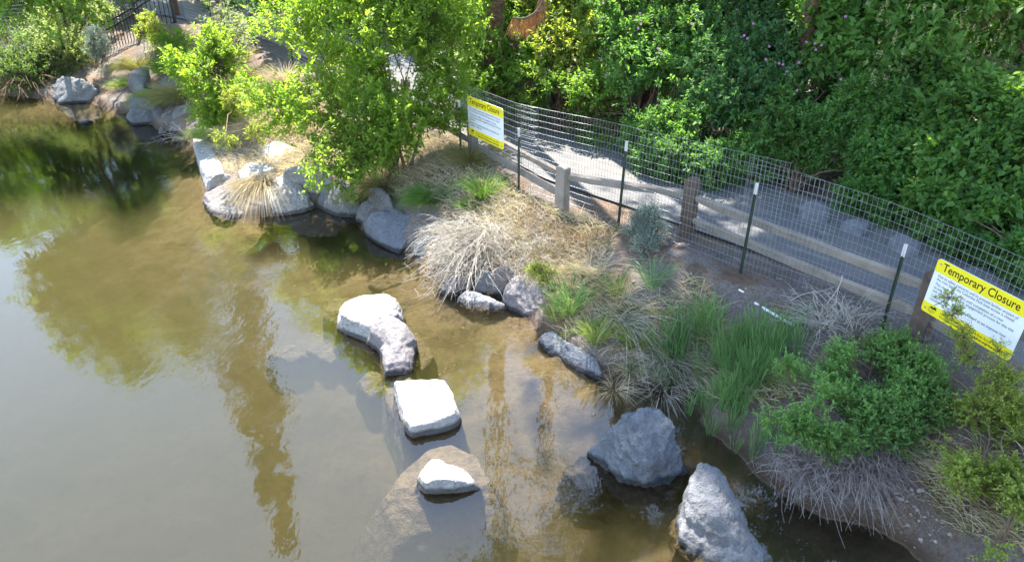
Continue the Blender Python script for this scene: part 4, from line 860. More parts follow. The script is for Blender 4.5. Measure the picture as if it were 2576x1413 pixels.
thick('broad leaved dark shrub around the pine trunk', L_CHERRY, 48, [(2110, 60, 11.6, 80), (2190, 30, 11.6, 85), (2150, 140, 11.2, 75), (2230, 130, 11.0, 80), (2140, -40, 12.2, 90), (2090, 150, 11.3, 50), (2260, -40, 12, 90)], 1500, .115, .062, k=8, tw=.28, name='chokecherry', fl=[(2127, 42, 10.6), (2181, 10, 10.8), (2115, 200, 10.3)])
thick('broad leaved shrub with pale green flower spikes in the upper corner', L_CHERRY, 49, [(2310, 60, 10.8, 85), (2400, 40, 10.6, 90), (2350, 150, 10.2, 85), (2440, 160, 10.0, 85), (2520, 60, 10.2, 90), (2540, 170, 9.7, 80), (2360, -50, 11.4, 100), (2500, -50, 11, 100), (2290, 200, 10.2, 60), (2400, 230, 9.7, 65)], 2100, .11, .060, k=8, tw=.28, name='chokecherry')
thick('mid green rose bush above the thin post with peeling tip', L_ROSE, 50, [(2190, 270, 10.3, 75), (2270, 300, 9.9, 75), (2210, 380, 9.7, 65), (2290, 400, 9.3, 65), (2200, 460, 9.3, 52), (2280, 490, 9.0, 50), (2150, 500, 9.4, 38)], 2000, .066, .032, tw=.22)
thick('rounded leaf bush filling the corner above the nearer sign', L_CHERRY, 51, [(2400, 320, 9.2, 75), (2480, 300, 9.1, 80), (2550, 330, 8.8, 80), (2390, 420, 8.8, 65), (2470, 410, 8.6, 70), (2550, 440, 8.3, 75), (2370, 510, 8.5, 55), (2450, 520, 8.2, 60), (2540, 550, 7.8, 62), (2400, 580, 8.1, 40), (2630, 350, 8.4, 90), (2640, 500, 7.8, 90)], 2500, .085, .055, k=9, tw=.24)
thick('low leafy edge of the thicket over the last rocks behind the near mesh', L_ROSE, 52, [(2340, 590, 8.4, 36), (2440, 620, 7.8, 36), (2500, 640, 7.5, 36), (2240, 540, 8.9, 36), (2560, 650, 7.2, 46), (2620, 640, 7.0, 60)], 700, .062, .034, tw=.18)
BK = 'back row of the thicket'
for k_, (u, v, Y, lab) in enumerate(((1260, -60, 17.0, 'far left'), (1480, -60, 16.6, 'behind the bright shrub under the dead branch'), (1700, -50, 15.6, 'behind the pink flowered thicket'), (1920, -50, 14.8, 'directly left of the pine trunk'),
                                     (2140, -50, 14.0, 'directly right of the pine trunk'), (2360, -40, 12.9, 'behind the pale green flower spikes'), (2600, -20, 12.2, 'at the upper corner'), (2640, 180, 10.8, 'at the side edge above the nearer sign'))):
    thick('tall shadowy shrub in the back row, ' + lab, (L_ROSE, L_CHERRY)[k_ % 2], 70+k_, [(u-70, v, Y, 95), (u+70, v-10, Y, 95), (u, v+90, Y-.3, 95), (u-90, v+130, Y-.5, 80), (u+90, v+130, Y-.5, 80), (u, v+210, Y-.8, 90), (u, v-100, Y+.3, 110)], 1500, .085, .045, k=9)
# small creeping growth at the thicket foot and dead twigs inside it
rng = np.random.default_rng(77)
q = []
for u, v in zip(rng.uniform(1230, 2560, 520), rng.uniform(0, 1, 520)):
    f = (u-1230)/1330; vb = np.interp(u, [1230, 1400, 1560, 1700, 1900, 2100, 2300, 2560], [320, 340, 400, 480, 520, 560, 620, 720]); q.append(PD(u, vb - v*190, np.interp(u, [1230, 1560, 1900, 2300, 2560], [13.6, 12.2, 10.6, 9.0, 7.8]) + v*.3))
q = np.array(q); g = terrain(q[:, 0], q[:, 1], False); A = q.copy(); A[:, 2] = np.maximum(g, A[:, 2]-.3)
dr = nrm(rng.normal(size=(520, 3)) + np.array((0, -.4, .5))); Cc = limb_curves(rng, A, A + dr*rng.uniform(.3, .9, (520, 1)), 5, .1, .12)
tag(link('dead_brush', tube_mesh('dead_brush', Cc, np.linspace(1, .4, 5)[None]*.0035*np.ones((520, 1)), 3), M_TWIG), kind='stuff')
nfl = 70; pf2 = np.array([PD(u, v, Y) for u, v, Y in zip(rng.uniform(2180, 2560, nfl), rng.uniform(10, 220, nfl), np.full(nfl, 9.9))]) 
pos = np.repeat(pf2, 26, 0) + rng.normal(size=(nfl*26, 3))*np.array((.012, .012, .035)); 
link('flower_spikes', leaf_mesh('flower_spikes', pos, nrm(rng.normal(size=pos.shape)), nrm(rng.normal(size=pos.shape)), np.full(len(pos), .014), np.full(len(pos), .012)), leafmat('cream_flower', [(.45, .44, .22), (.55, .52, .28)], .3), bpy.data.objects['chokecherry.001'])

# -- bank shrubs on the right
shrub('buffalo_shrub', 'large round bluish green shrub in front of the nearer sign', 'shrub', (*P(2170, 1120, .5)[:2], .3),
      PB((2010, 990, 5.35, 75), (2060, 1040, 5.1, 85), (2150, 960, 5.5, 85), (2210, 1040, 5.1, 90), (2290, 960, 5.4, 90), (2330, 1030, 5.1, 75), (2240, 900, 5.7, 60), (2380, 960, 5.3, 60), (2100, 1090, 4.9, 60), (2020, 1080, 5.0, 45), (1960, 1010, 5.4, 38), (2340, 900, 5.6, 45), (2160, 1100, 4.9, 50), (2250, 1100, 4.9, 55), (2180, 870, 5.7, 28), (2120, 895, 5.6, 28), (1985, 930, 5.5, 26), (2300, 860, 5.7, 26), (2405, 900, 5.5, 30), (1935, 1060, 5.1, 24), (2260, 1010, 5.2, 60)),
      5600, .16, 13, .045, .019, L_BUFF, M_TWIG, 61, stems=24, r0=.010, up=.9, twigr=.0015, thin=(3.0, -.20), shell=.45)
shrub('wild_rose', 'yellow green rose bush at the lower corner over bare dirt', 'shrub', (*P(2480, 1260, .6)[:2], .5),
      PB((2420, 1190, 4.25, 48), (2480, 1130, 4.5, 55), (2530, 1200, 4.2, 60), (2440, 1270, 3.95, 48), (2520, 1300, 3.85, 55), (2570, 1120, 4.5, 60), (2400, 1120, 4.5, 28), (2590, 1260, 3.9, 60), (2500, 1370, 3.7, 40), (2450, 1040, 4.8, 40), (2540, 1040, 4.75, 50)),
      1700, .13, 10, .034, .020, L_YROSE, M_TWIG, 62, stems=18, r0=.008, twigr=.0014, thin=(3.4, -.12), shell=.45)
shrub('tall_weed', 'thin upright leafy shoot rising in front of the lower edge of the nearer sign', 'plant', (*P(2450, 960, .7)[:2], .7), PB((2432, 900, 5.1, 14), (2415, 840, 5.15, 18), (2400, 790, 5.2, 16), (2385, 750, 5.25, 12), (2428, 880, 5.1, 14)), 130, .08, 9, .032, .013, L_YROSE, M_TWIG, 63, stems=5, r0=.005)
shrub('tall_weed', 'leafy shoots with reddish stems beside the corner bolt of the nearer sign', 'plant', (*P(2520, 1040, .7)[:2], .7), PB((2500, 930, 4.9, 22), (2510, 880, 5.0, 18), (2490, 970, 4.85, 28), (2540, 960, 4.8, 26), (2525, 1000, 4.7, 30)), 220, .09, 9, .034, .015, L_YROSE, M_TWIG, 64, stems=8, r0=.005)
shrub('sage_shrub', 'small silvery blue sage bush growing against the mesh on bare dirt', 'shrub', (*P(1625, 640, .75)[:2], .75), PB((1625, 560, 8.3, 36), (1600, 580, 8.25, 26), (1650, 590, 8.2, 24), (1620, 620, 8.05, 26), (1630, 540, 8.4, 22)), 700, .12, 8, .05, .007, L_SAGE, M_TWIG, 65, stems=18, r0=.006, up=.9, twigr=.0016)
shrub('green_weed', 'soft pale green weed behind the large slanted boulder', 'plant', (*P(1360, 700, .5)[:2], .45), PB((1350, 680, 8.0, 24, .7), (1375, 690, 7.9, 20, .7), (1365, 705, 7.8, 18, .6)), 240, .08, 9, .03, .009, L_YROSE, M_TWIG, 66, stems=6, r0=.004)

# -- grasses
def blades(rng, base, n, L, spread, droop, w, K=6, lean=(0, 0, 0), foot=.06, seed=False):
    """n blades from one foot"""
    a = rng.random(n)*2*math.pi; r = rng.random(n)**.6; d = np.stack([np.cos(a)*r*spread, np.sin(a)*r*spread, np.ones(n)], 1) + np.array(lean) + rng.normal(size=(n, 3))*.06
    d = nrm(d); ll = L*rng.uniform(.55, 1.1, n); p = np.array(base) + np.stack([np.cos(a)*r*foot, np.sin(a)*r*foot, np.zeros(n)], 1)
    t = np.linspace(0, 1, K)[None, :, None]; h = nrm(np.stack([d[:, 0], d[:, 1], np.zeros(n)], 1) + 1e-6) 
    dr = droop*rng.uniform(.5, 1.4, n)[:, None, None]
    C = p[:, None] + d[:, None]*t*ll[:, None, None] + (h[:, None]*.45 - np.array((0, 0, .75)))*dr*(t**2.2)*ll[:, None, None]
    prof = np.array([1, 1, .9, .75, .5, .12]) if not seed else np.array([.9, .8, .7, .7, 1.9, .2]); prof = np.interp(np.linspace(0, 1, K), np.linspace(0, 1, 6), prof)
    return C, prof[None]*w*rng.uniform(.7, 1.3, (n, 1))
def settle(C, lift=.012):
    g = terrain(C[..., 0].ravel(), C[..., 1].ravel(), False).reshape(C.shape[:2]); g = np.maximum(g, 0.0)
    C[..., 2] = np.maximum(C[..., 2], g + lift*np.linspace(.2, 1, C.shape[1])[None]); return C
TS = [200]
def tuft(label, u, v, n, L, spread, droop, w, mat, lean=(0, 0, 0), foot=.07, name='grass_tuft', group='tufts of grass along the bank', seedhead=False, z=None, feet=1, area=0.0, cat='grass tuft'):
    TS[0] += 1; rng = np.random.default_rng(TS[0]); b0 = G(u, v) if z is None else P(u, v, z)
    if b0[1] > 9.5: n = int(n*1.2); w = w*1.15
    Cs = []; Ws = []
    for k in range(feet):
        b_ = b0 + (np.r_[rng.normal(size=2)*area, 0] if k else 0)
        if z is None: b_[2] = max(tz(b_[0], b_[1]), .0) - .02
        C, W = blades(rng, b_, n//feet, L, spread, droop, w, 7, lean, foot, seedhead); Cs.append(C); Ws.append(W)
    C = np.concatenate(Cs); C = settle(C) if z is None else C
    t_ = thing(name, label, cat, b0, group); link('blades', ribbon_mesh('blades', C, np.concatenate(Ws)), mat, t_); return t_
# far bank tussocks
tuft('soft green grey tussock at the foot of the tall iron post', 345, 175, 700, .75, 1.0, .7, .007, L_DULL, (-.3, -.1, 0), .15)
tuft('bright green tussock flopping over the cove rocks', 395, 245, 700, .62, .9, .75, .008, L_TUSS, (-.45, -.15, 0), .14)
tuft('pale dry tussock streaming over the wide dim boulder', 460, 255, 700, .95, .9, .8, .007, L_DULL, (-.55, -.1, 0), .16)
tuft('yellow green tussock next to the half buried pale stone', 325, 215, 450, .5, 1.0, .7, .007, L_TUSS, (-.3, -.1, 0), .12)
tuft('dark green tussock behind the bright green one', 445, 185, 550, .8, .9, .7, .008, L_GRASS, (-.4, -.1, 0), .15)
tuft('dry brown tussock beside the far steel posts', 600, 165, 500, .8, .9, .6, .007, L_DULL, (-.3, 0, 0), .15)
tuft('dry tussock between the cove shrub and the far mesh', 650, 200, 500, .7, .9, .6, .007, L_DULL, (-.2, -.1, 0), .2)
tuft('pale tussock under the far side of the loose green tree', 715, 215, 500, .7, .9, .6, .007, L_STRAW, (-.2, -.1, 0), .2)
tuft('spiky green and straw tussock above the white slab', 535, 355, 420, .62, 1.0, .5, .008, L_TUSS, (-.2, -.1, 0), .1)
tuft('yellow green grass clump at the edge of the white slab', 590, 375, 260, .35, .8, .6, .008, L_TUSS, (0, -.1, 0), .12)
tuft('white straw fountain hanging from the point into the water', 660, 470, 900, .72, .55, 1.05, .006, L_STRAW, (.0, -.75, -.1), .13, z=.55)
tuft('loose sunlit straw tussock under the shrub on the point', 690, 330, 800, .7, 1.1, .9, .007, L_STRAW, (-.2, -.2, 0), .25)
tuft('pale straw tussock with green base in the middle of the point', 625, 335, 700, .75, 1.0, .8, .007, L_STRAW, (-.1, -.2, 0), .22)
tuft('pale straw tussock at the back of the point near the cove shrub', 650, 265, 600, .8, 1.0, .8, .007, L_STRAW, (-.2, -.2, 0), .22)
tuft('straw tussock beside the half hidden pale rock', 755, 330, 450, .7, 1.0, .8, .007, L_STRAW, (.1, -.2, 0), .2)
tuft('deep green lush tussock above the big angular boulder', 1085, 505, 520, .48, 1.0, .75, .007, L_GRASS, (-.3, -.3, 0), .16)
tuft('olive tussock drooping between the shaded rocks', 965, 478, 600, .55, 1.0, .85, .006, L_DULL, (-.2, -.3, 0), .16)
tuft('olive and straw tussock beside the far sign post', 1185, 410, 700, .62, .9, .6, .006, L_DULL, (.1, -.3, 0), .18)
tuft('green tussock hanging down the bank left of the dappled boulder', 905, 500, 350, .5, .9, 1.0, .006, L_DULL, (.0, -.4, 0), .1)
tuft('tall seeding grass right of the dappled flat boulder', 1215, 500, 260, .6, .7, .5, .006, L_GRASS, (0, 0, 0), .12)
tuft('green leafy grass patch above the dead stems', 1190, 520, 160, .22, 1.0, .5, .010, L_GRASS, (0, 0, 0), .2)
for u, v, n, L, lab in ((1430, 790, 260, .62, 'thick green grass clump with straw base right of the large slanted boulder'), (1640, 735, 90, .52, 'lone slim clump of seeding grass on bare dirt below the sage'), (1400, 800, 160, .35, 'short yellow green grass beside the large slanted boulder'),
                        (1550, 745, 60, .42, 'few thin grass stems on the dirt above the pine cone'), (1500, 865, 260, .38, 'mixed green grass above the jagged ledge'), (1600, 880, 300, .42, 'straw and green grass over the shore left of the reeds')):
    tuft(lab, u, v, n, L, .45, .35, .0055, L_REED if 'slim' in lab or 'thick' in lab else L_TUSS, foot=.09, seedhead=True)
tuft('arching pale dead grass falling from the pine cone to the shore', 1580, 815, 150, .80, .7, .95, .0045, L_GSTRAW, (.25, -.55, 0), .05, feet=6, area=.10)
tuft('dead straw skirt at the waterline below the arching grass', 1590, 925, 400, .34, 1.0, .9, .005, L_STRAW, (.05, -.3, 0), .12, feet=5, area=.12)
tuft('dead straw skirt at the waterline below the reeds', 1690, 955, 500, .40, 1.0, .9, .005, L_GSTRAW, (-.1, -.3, 0), .2, feet=4, area=.14)
for u, v, n, L, lab in ((1690, 890, 420, .60, 'tall green reed clump standing beside the arching dead grass'), (1755, 850, 260, .55, 'upright reed clump nearest the bare dirt'), (1810, 930, 420, .58, 'dense reed clump in the middle of the reed bed'),
                        (1880, 900, 420, .58, 'dense reed clump below the white pipe'), (1910, 960, 420, .55, 'bluish reed clump merging into the round shrub'), (1860, 990, 360, .48, 'low reed clump at the shore edge of the reed bed'),
                        (1965, 905, 200, .50, 'loose seeding grass at the pipe end'), (1790, 1020, 300, .36, 'short grass clump leaning over shaded water'), (1850, 1080, 320, .34, 'short green grass at the shore before the round shrub'), (1930, 1120, 240, .28, 'grass fringe between the shore and the dead stem heap'), (1650, 960, 260, .32, 'thin green grass over the straw skirt')):
    tuft(lab, u, v, int(n*.8), L, .16, .16, .0048, L_REED, foot=.05, seedhead=True, feet=9, area=.11)
# dead stems
def stems_heap(name, label, cat, u, v, n, L, spread, droop, r, mat, lean, foot, z=None, sub=0, group=None, curl=.02, feet=1, ridge=(0, 0)):
    TS[0] += 1; rng = np.random.default_rng(TS[0]); b0 = G(u, v) if z is None else P(u, v, z); Cs = []
    for k in range(feet):                                # roots spread along a ridge, each with its own lean
        b_ = b0 + np.r_[np.array(ridge)*rng.uniform(-1, 1) + rng.normal(size=2)*foot, 0] if feet > 1 else b0
        if z is None: b_[2] = max(tz(b_[0], b_[1]), .0)
        C, W = blades(rng, b_, max(n//feet, 1), L*rng.uniform(.75, 1.15), spread, droop, 1, 10, np.array(lean) + rng.normal(size=3)*.28*(feet > 1), foot); Cs.append(C)
    C = np.concatenate(Cs); n = len(C)
    w_ = rng.normal(size=(n, 4, 3)); w_ = np.stack([np.stack([np.interp(np.linspace(0, 3, 10), np.arange(4), w_[i, :, k]) for k in range(3)], 1) for i in range(n)])
    C += np.cumsum(w_, axis=1)*L*curl*(np.linspace(0, 1, 10)[None, :, None]); C = settle(C)
    ms = [tube_mesh('s', C, np.linspace(1, .35, 10)[None]*r*rng.uniform(.6, 1.3, (n, 1)), 3)]
    if sub:
        i = rng.integers(0, n, sub); j = rng.integers(3, 9, sub); s = C[i, j]; d = nrm(C[i, j]-C[i, j-1] + rng.normal(size=(sub, 3))*.6)
        e = s + d*L*rng.uniform(.10, .34, (sub, 1)) - np.array((0, 0, .05))*L; c2 = settle(limb_curves(rng, s, e, 5, .08, .12)); ms.append(tube_mesh('s', c2, np.linspace(1, .4, 5)[None]*r*.62*np.ones((sub, 1)), 3))
    t_ = thing(name, label, cat, b0, group); link('stems', join_meshes('stems', ms), mat, t_); return t_
DG = 'heaps of dead stems on the bank'
stems_heap('dead_weed', 'pale sunlit mass of dead stems drooping over the rocks to the water', 'dead plant', 1205, 590, 400, .46, 1.1, 1.05, .0046, L_GSTRAW, (-.55, -.60, -.25), .14, sub=1500, group=DG, feet=24, ridge=(.42, -.34), curl=.05)
stems_heap('dead_weed', 'white dead stems hanging just over the waterline rock', 'dead plant', 1185, 655, 240, .60, 1.1, .95, .0046, L_GSTRAW, (-.3, -.5, -.1), .12, sub=900, group=DG, feet=8, ridge=(.2, .1), curl=.03)
stems_heap('dead_weed', 'upright branching dead stems amid reddish weeds', 'dead plant', 1320, 640, 170, .62, 1.0, .35, .0034, L_GSTRAW, (.0, -.1, 0), .22, sub=900, group=DG, feet=7, ridge=(.25, 0), curl=.025)
stems_heap('red_weed', 'reddish brown low weeds beside the upright dead stems', 'weed', 1370, 620, 480, .36, 1.2, .5, .0025, L_RED, (.1, -.1, 0), .22, sub=1500, feet=12, ridge=(.35, -.2), curl=.04)
stems_heap('dead_weed', 'grey purple bundle of dead twigs hanging down the bank under the round shrub', 'dead plant', 2080, 1160, 560, .42, 1.1, .8, .0042, L_PURP, (-.15, -.65, -.1), .09, sub=2000, group=DG, feet=16, ridge=(.30, -.05), curl=.035)
stems_heap('dead_weed', 'smaller grey twig fringe between the twig bundle and the bare dirt', 'dead plant', 2200, 1150, 180, .34, 1.1, .8, .0026, L_PURP, (.1, -.5, 0), .08, sub=600, group=DG, feet=6, ridge=(.12, 0), curl=.035)
stems_heap('dead_weed', 'tangled dry twig heap beside the end of the white pipe', 'dead plant', 2085, 850, 150, .45, 1.5, .7, .0034, L_GSTRAW, (-.1, 0, 0), .10, sub=500, group=DG, feet=6, ridge=(.15, 0), curl=.05)
b = MB(); 
for px in ([(2095, 870, .62), (2100, 790, .9), (2108, 730, 1.15), (2124, 688, 1.32)], [(2090, 850, .66), (2075, 780, .95), (2105, 730, 1.1), (2120, 690, 1.3)], [(1975, 765, .95), (2020, 740, 1.0), (2075, 730, 1.05), (2110, 715, 1.1)], [(2070, 860, .65), (2110, 770, .95), (2125, 820, .75), (2137, 880, .62)]):
    b.tube(curve_pts([P(*q) for q in px], .05), .008, .004, 5)
tag(b.build('broken_twig', L_GSTRAW, smooth=True), 'broken dead stem with a split top standing over the dry twig heap', 'dead plant')
stems_heap('dry_stalk_clump', 'long thin dry grass stalks arching over the bare dirt', 'dead plant', 1500, 690, 26, .85, .9, .8, .0024, L_GSTRAW, (.7, .1, .2), .1, sub=20)
stems_heap('dead_twigs', 'bare dead twigs poking from the cove water beside the white slab', 'dead plant', 470, 350, 22, .8, 1.2, .6, .005, L_GSTRAW, (-.4, -.3, 0), .1, z=.05, sub=60)
stems_heap('dead_branches', 'dark dead branches over the water under the dark willow', 'dead plant', 60, 215, 60, 1.4, 1.0, .7, .010, M_TWIG, (.2, -.8, 0), .4, sub=120)

# ground cover nobody could count: blades, dry needles, clods
def scatter_px(rng, poly, n):
    P_ = np.array(poly, float); out_ = []
    while len(out_) < n:
        q = rng.uniform(P_.min(0), P_.max(0), (n, 2)); k = inside(q[:, 0], q[:, 1], [tuple(x) for x in P_]); out_ += list(q[k])
    return np.array(out_[:n])
def px_ground(q, z0=.5):
    X = np.array([P(u, v, z0) for u, v in q])
    for _ in range(5):
        z = np.maximum(terrain(X[:, 0], X[:, 1], False), .0); X = np.array([P(u, v, zz) for (u, v), zz in zip(q, z)])
    z = terrain(X[:, 0], X[:, 1], False); k = z > .02; X[:, 2] = z; return X[k]
def cover(name, polys, n, L, spread, droop, w, mat, seed, lean=(0, 0, 0), flat=False):
    rng = np.random.default_rng(seed); Cs = []; Ws = []
    for poly, share in polys:
        X = px_ground(scatter_px(rng, poly, int(n*share))); m_ = len(X); a = rng.random(m_)*6.283
        d = nrm(np.stack([np.cos(a)*spread, np.sin(a)*spread, np.full(m_, .06 if flat else 1.)], 1) + np.array(lean)); ll = L*rng.uniform(.5, 1.2, m_)
        t = np.linspace(0, 1, 4 if flat else 5)[None, :, None]; C = X[:, None] + d[:, None]*t*ll[:, None, None] - np.array((0, 0, .6))*droop*t**2*ll[:, None, None] + np.array((0, 0, .008))
        C += rng.normal(size=C.shape)*(.05*L)*t*.5
        Cs.append(settle(C, .02)); k = C.shape[1]; Ws.append(np.linspace(1, .25, k)[None]*w*rng.uniform(.7, 1.3, (m_, 1)))
    return tag(link(name, ribbon_mesh(name, np.concatenate(Cs), np.concatenate(Ws)), mat), kind='stuff')
POINT = [(490, 350), (560, 300), (640, 210), (800, 240), (1000, 330), (1160, 340), (1190, 400), (1100, 430), (830, 440), (700, 470), (640, 470), (560, 430)]
SLOPE = [(1120, 410), (1200, 400), (1330, 500), (1560, 580), (1480, 700), (1400, 840), (1380, 760), (1280, 700), (1200, 560), (1000, 500), (880, 470)]
FENCEFOOT = [(1190, 400), (1300, 470), (1420, 530), (1560, 575), (1700, 630), (1870, 690), (2050, 770), (2220, 835), (2400, 930), (2400, 990), (2200, 900), (2040, 820), (1860, 720), (1690, 660), (1560, 610), (1400, 565), (1280, 520), (1180, 430)]
WIDE = [(1390, 640), (1560, 690), (1640, 760), (1780, 800), (1900, 850), (2060, 860), (2200, 900), (1950, 1050), (1750, 1000), (1560, 950), (1400, 880)]
CORNER = [(2250, 1050), (2576, 980), (2700, 1200), (2576, 1413), (2480, 1413), (2380, 1180), (2260, 1140)]
FARB = [(230, 150), (460, 110), (640, 170), (560, 280), (480, 270), (330, 240), (250, 220)]
cover('dry_grass', [(POINT, .50), (SLOPE, .22), (WIDE, .10), (CORNER, .06), (FARB, .12)], 26000, .30, .9, .7, .0085, L_STRAW, 301)
cover('green_grass', [(WIDE, .45), (POINT, .12), (SLOPE, .25), (CORNER, .10), (FARB, .08)], 7000, .20, .7, .6, .006, L_TUSS, 302)
cover('needle_litter', [(FENCEFOOT, .40), (SLOPE, .22), (WIDE, .23), (CORNER, .15)], 17000, .13, 1, 0, .0035, L_LITTER, 303, flat=True)
rng = np.random.default_rng(404)
q = px_ground(np.concatenate([scatter_px(rng, [(1400, 560), (1560, 600), (1700, 660), (1870, 720), (2050, 810), (1980, 860), (1800, 790), (1650, 740), (1450, 680)], 420), scatter_px(rng, [(2180, 1220), (2350, 1200), (2480, 1413), (2290, 1413)], 520), scatter_px(rng, POINT, 120)]))
Vv = []; Ff = []
ico = np.array([(0, 0, 1), (.9, 0, .3), (.3, .85, .3), (-.7, .5, .3), (-.7, -.5, .3), (.3, -.85, .3), (0, 0, -.5)]); fi = [(0, 1, 2), (0, 2, 3), (0, 3, 4), (0, 4, 5), (0, 5, 1), (6, 2, 1), (6, 3, 2), (6, 4, 3), (6, 5, 4), (6, 1, 5)]
for x in q:
    s = rng.uniform(.006, .012) if rng.random() < .8 else rng.uniform(.014, .03); b0 = len(Vv); Vv += list(x + np.array((0, 0, .004)) + ico*s*rng.uniform(.7, 1.3, (7, 3))); Ff += [(b0+a, b0+b_, b0+c_) for a, b_, c_ in fi]
tag(link('pebbles', mesh_np('pebbles', Vv, Ff, True), plain('clod_soil', (.30, .25, .215), .95, .1, 0, .35, 15)), kind='stuff')

rng = np.random.default_rng(515); q = np.concatenate([scatter_px(rng, [(820, 660), (1100, 700), (1400, 900), (1700, 1010), (1650, 1130), (1250, 1000), (850, 900), (600, 700)], 90)])
Vv = []; Ff = []
for u, v in q:
    x = P(u, v, .004); s_ = rng.uniform(.004, .011); a = rng.random()*6.28; e = np.array((math.cos(a), math.sin(a), 0))*s_; f_ = np.array((-e[1], e[0], 0))*rng.uniform(.3, .6); b0 = len(Vv)
    Vv += [x-e, x-f_ + (0, 0, .001), x+e, x+f_ + (0, 0, .001)]; Ff.append((b0, b0+1, b0+2, b0+3))
tag(link('floating_debris', mesh_np('floating_debris', Vv, Ff), leafmat('fallen_bits', [(.30, .27, .18), (.18, .14, .07), (.38, .36, .28)], .2)), kind='stuff')

# -- tall trees: trunk in the thicket, shade and reflections
M_PBARK = plain('pine_bark', (.13, .072, .052), .95, .1, 0, .6, 16, 1.0)
def pine_parts(seed, H=14.0, zc=4.0, rc=2.3, n=5200, dens=1.0):
    rng = np.random.default_rng(seed); K = 10
    tr = tube_mesh('trunk', np.stack([np.c_[rng.normal(size=K)*.03, rng.normal(size=K)*.03, np.linspace(-.3, H, K)]]), np.linspace(1, .12, K)[None]*(.0085*H+.02), 10)
    nb = int(90*dens); zb = zc + (H-zc)*rng.random(nb)**.9; a = rng.random(nb)*6.283; f = (zb-zc)/(H-zc); ln = rc*(1.02-f)**.65*rng.uniform(.45, 1.1, nb)
    s = np.c_[np.zeros((nb, 2)), zb]; e = s + np.c_[np.cos(a)*ln, np.sin(a)*ln, ln*rng.uniform(-.15, .35, nb)]
    Bc = limb_curves(rng, s, e, 6, .06, .06); br = tube_mesh('limbs', Bc, np.linspace(1, .25, 6)[None]*(.035*ln/rc*1.6+.008)[:, None], 4)
    i = rng.integers(0, nb, n); t = rng.uniform(.25, 1.02, n); k = np.clip(t*5, 0, 4.99); k0 = k.astype(int); fr = (k-k0)[:, None]
    p = Bc[i, k0]*(1-fr) + Bc[i, np.minimum(k0+1, 5)]*fr + rng.normal(size=(n, 3))*.16*(ln[i, None]/rc+.3)
    m = 9; pos = np.repeat(p, m, 0); d = nrm(rng.normal(size=(n*m, 3)) + np.repeat(nrm(Bc[i, 5]-Bc[i, 0]), m, 0)*.6 + np.array((0, 0, .25)))
    fo = leaf_mesh('crown', pos, d, nrm(rng.normal(size=d.shape)), rng.uniform(.16, .30, n*m), rng.uniform(.030, .05, n*m), .1, .05)
    return tr, br, fo
tr_, br_, fo_ = pine_parts(5)
HIGH = pine_parts(6, 15.0, 7.4, 2.4, 5200)
TOP = pine_parts(7, 23.0, 13.5, 2.2, 5200)
def put(src, label, loc, rz, sc, group):
    if not isinstance(src, bpy.types.Object):
        t_ = thing('pine_tree', label, 'tree', loc, group); local('trunk', src[0], M_PBARK, t_); local('limbs', src[1], M_PBARK, t_); local('crown', src[2], L_PINE, t_)
    else:
        t_ = src.copy(); COL.objects.link(t_); t_['label'] = label; t_.location = loc
        for ch in src.children:
            c_ = ch.copy(); COL.objects.link(c_); c_.parent = t_
    t_.rotation_euler = (0, 0, rz); t_.scale = (sc[0], sc[0], sc[1]); return t_
TG = 'tall pines beyond the thicket'
T0 = put((tr_, br_, fo_), 'tall pine whose reddish trunk rises out of the thicket', (4.62, 11.6, 1.2), 0, (1.0, 1.25), TG)
T1 = put(HIGH, 'bare stemmed pine behind the sunlit part of the thicket, mirrored by the stepping boulders', (0.9, 14.3, 1.3), 1.1, (1.0, 1.35), TG)
put(TOP, 'very tall slender pine behind the loose green tree, mirrored low in the water', (-0.35, 14.2, 1.3), .7, (1.0, 1.0), TG)
put(T1, 'tall pine over the water side corner of the thicket', (8.6, 8.2, 1.2), 2.9, (1.0, 1.2), TG)
for lab, loc, rz, sc in (('tall pine behind the pink flowered thicket', (2.6, 13.9, 1.3), 3.3, (1.05, 1.35)),
                         ('tall pine beyond the upper corner of the thicket', (8.4, 10.9, 1.3), 4.1, (1.1, 1.25)),
                         ('narrow tall pine mirrored as a long column in the open water', (-11.2, 25.1, 1.3), 3.9, (.78, 1.62))):
    put(T0, lab, loc, rz, sc, TG)
def crown_tree(name, label, x, y, H, r, n, seed, lL=.15, z0=3.5, foot=None):
    rng = np.random.default_rng(seed); B = [(x, y, H*.62, r*.8, r*.8, H*.26)]
    for k in range(13):
        a = rng.random()*6.283; f = rng.random(); zz = z0 + .4 + (H-z0-1.0)*f; q = r*(.75*math.sin(math.pi*(.22+.72*f)))*rng.uniform(.6, 1.1); s = r*rng.uniform(.28, .46); B.append((x + q*math.cos(a), y + q*math.sin(a), zz, s, s, s*.85))
    x, y = foot or (x, y)
    return shrub(name, label, 'tree', (x, y, tz(x, y)), B, n, .42, 10, lL, lL*.5, L_SHRUB, M_BARK, seed, 'trees mirrored in the water', stems=3, r0=.06, thin=(.7, -.36))
crown_tree('broadleaf_tree', 'broad leafy tree leaning out from the far bank, mirrored dark in the water', -10.7, 18.0, 7.0, 3.3, 4600, 91, z0=2.9, foot=(-13.6, 23.2))
crown_tree('broadleaf_tree', 'wide leafy tree far behind the gate, mirrored low across the cove water', -18.3, 31.5, 11.6, 4.4, 5400, 94, z0=1.8, lL=.26)
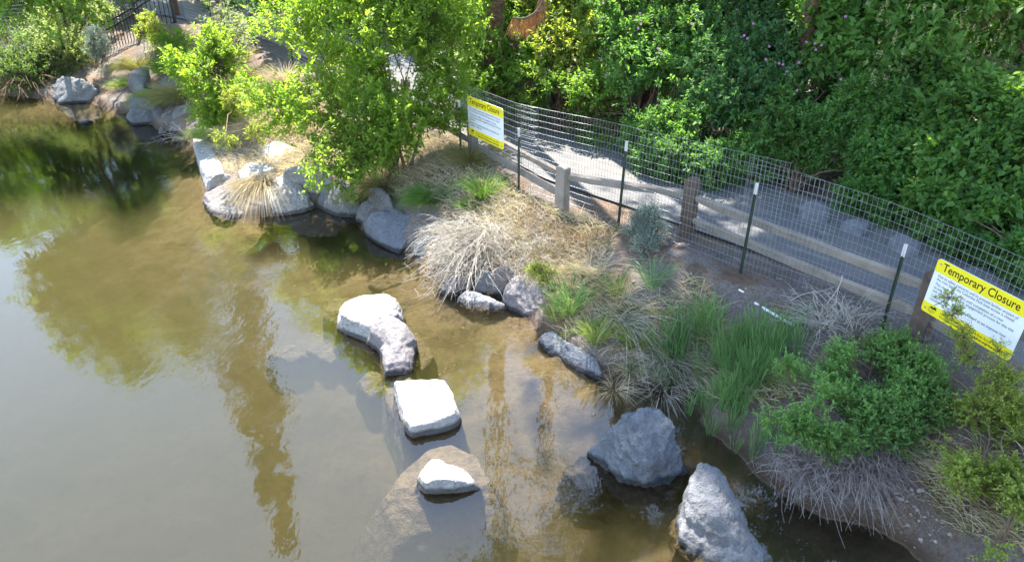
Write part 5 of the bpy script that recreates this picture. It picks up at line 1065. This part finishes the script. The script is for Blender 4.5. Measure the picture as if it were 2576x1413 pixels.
crown_tree('broadleaf_tree', 'leafy tree beyond the far end of the path, mirrored next to the point', -8.6, 31.0, 8.5, 3.2, 3300, 95, z0=1.8, lL=.26)
crown_tree('broadleaf_tree', 'leafy tree across the far path behind the loose green tree, mirrored by the angular boulder', -5.2, 22.5, 8.2, 3.0, 3600, 97, z0=1.9, lL=.24)
crown_tree('broadleaf_tree', 'wide leafy tree farthest to the side, mirrored at the dark edge', -26.5, 33.0, 8.6, 4.2, 3900, 96, z0=1.8, lL=.26)
crown_tree('broadleaf_tree', 'leafy tree at the far corner whose mirror image touches the picture edge', -19.5, 25.0, 6.6, 2.6, 2200, 92, z0=2.2)
crown_tree('broadleaf_tree', 'leafy tree behind the picket fence, mirrored with a rounded top near the point', -11.8, 28.5, 9.5, 2.6, 3300, 93, lL=.26)
# dead pine branch hanging into view in front of the thicket
t_ = thing('pine_branch', 'drooping dead pine branch tip with orange needles hanging in front of the thicket', 'branch', PD(1375, 5, 9.0))
pb = [PD(u, v, Y) for u, v, Y in ((1290, 45, 9.0), (1320, 46, 9.0), (1348, 30, 9.0), (1362, 6, 9.05), (1372, -40, 9.2), (1390, -160, 9.9), (1400, -300, 11.0))]
b = MB(); b.tube(curve_pts(pb, .04), .010, .022, 7); b.tube([PD(1348, 30, 9), PD(1366, 26, 8.9), PD(1372, 12, 8.9)], .007, .003, 5); b.build('bough', M_BARK, t_, True)
rng = np.random.default_rng(8); C = curve_pts(pb, .02)[:44]; i = rng.integers(0, 26, 420); j = rng.integers(26, 44, 120); i = np.r_[i, j]
p = C[i]; d = nrm(np.stack([rng.normal(size=540)*.30 - .12, rng.normal(size=540)*.30, -np.ones(540)], 1)); L = rng.uniform(.13, .24, 540)
tt = np.linspace(0, 1, 4)[None, :, None]; Cn = p[:, None] + d[:, None]*tt*L[:, None, None] + np.array((0, 0, -.03))*tt**2
link('needles', ribbon_mesh('needles', Cn, np.linspace(1, .5, 4)[None]*.0042*np.ones((540, 1))), L_DEADP, t_)
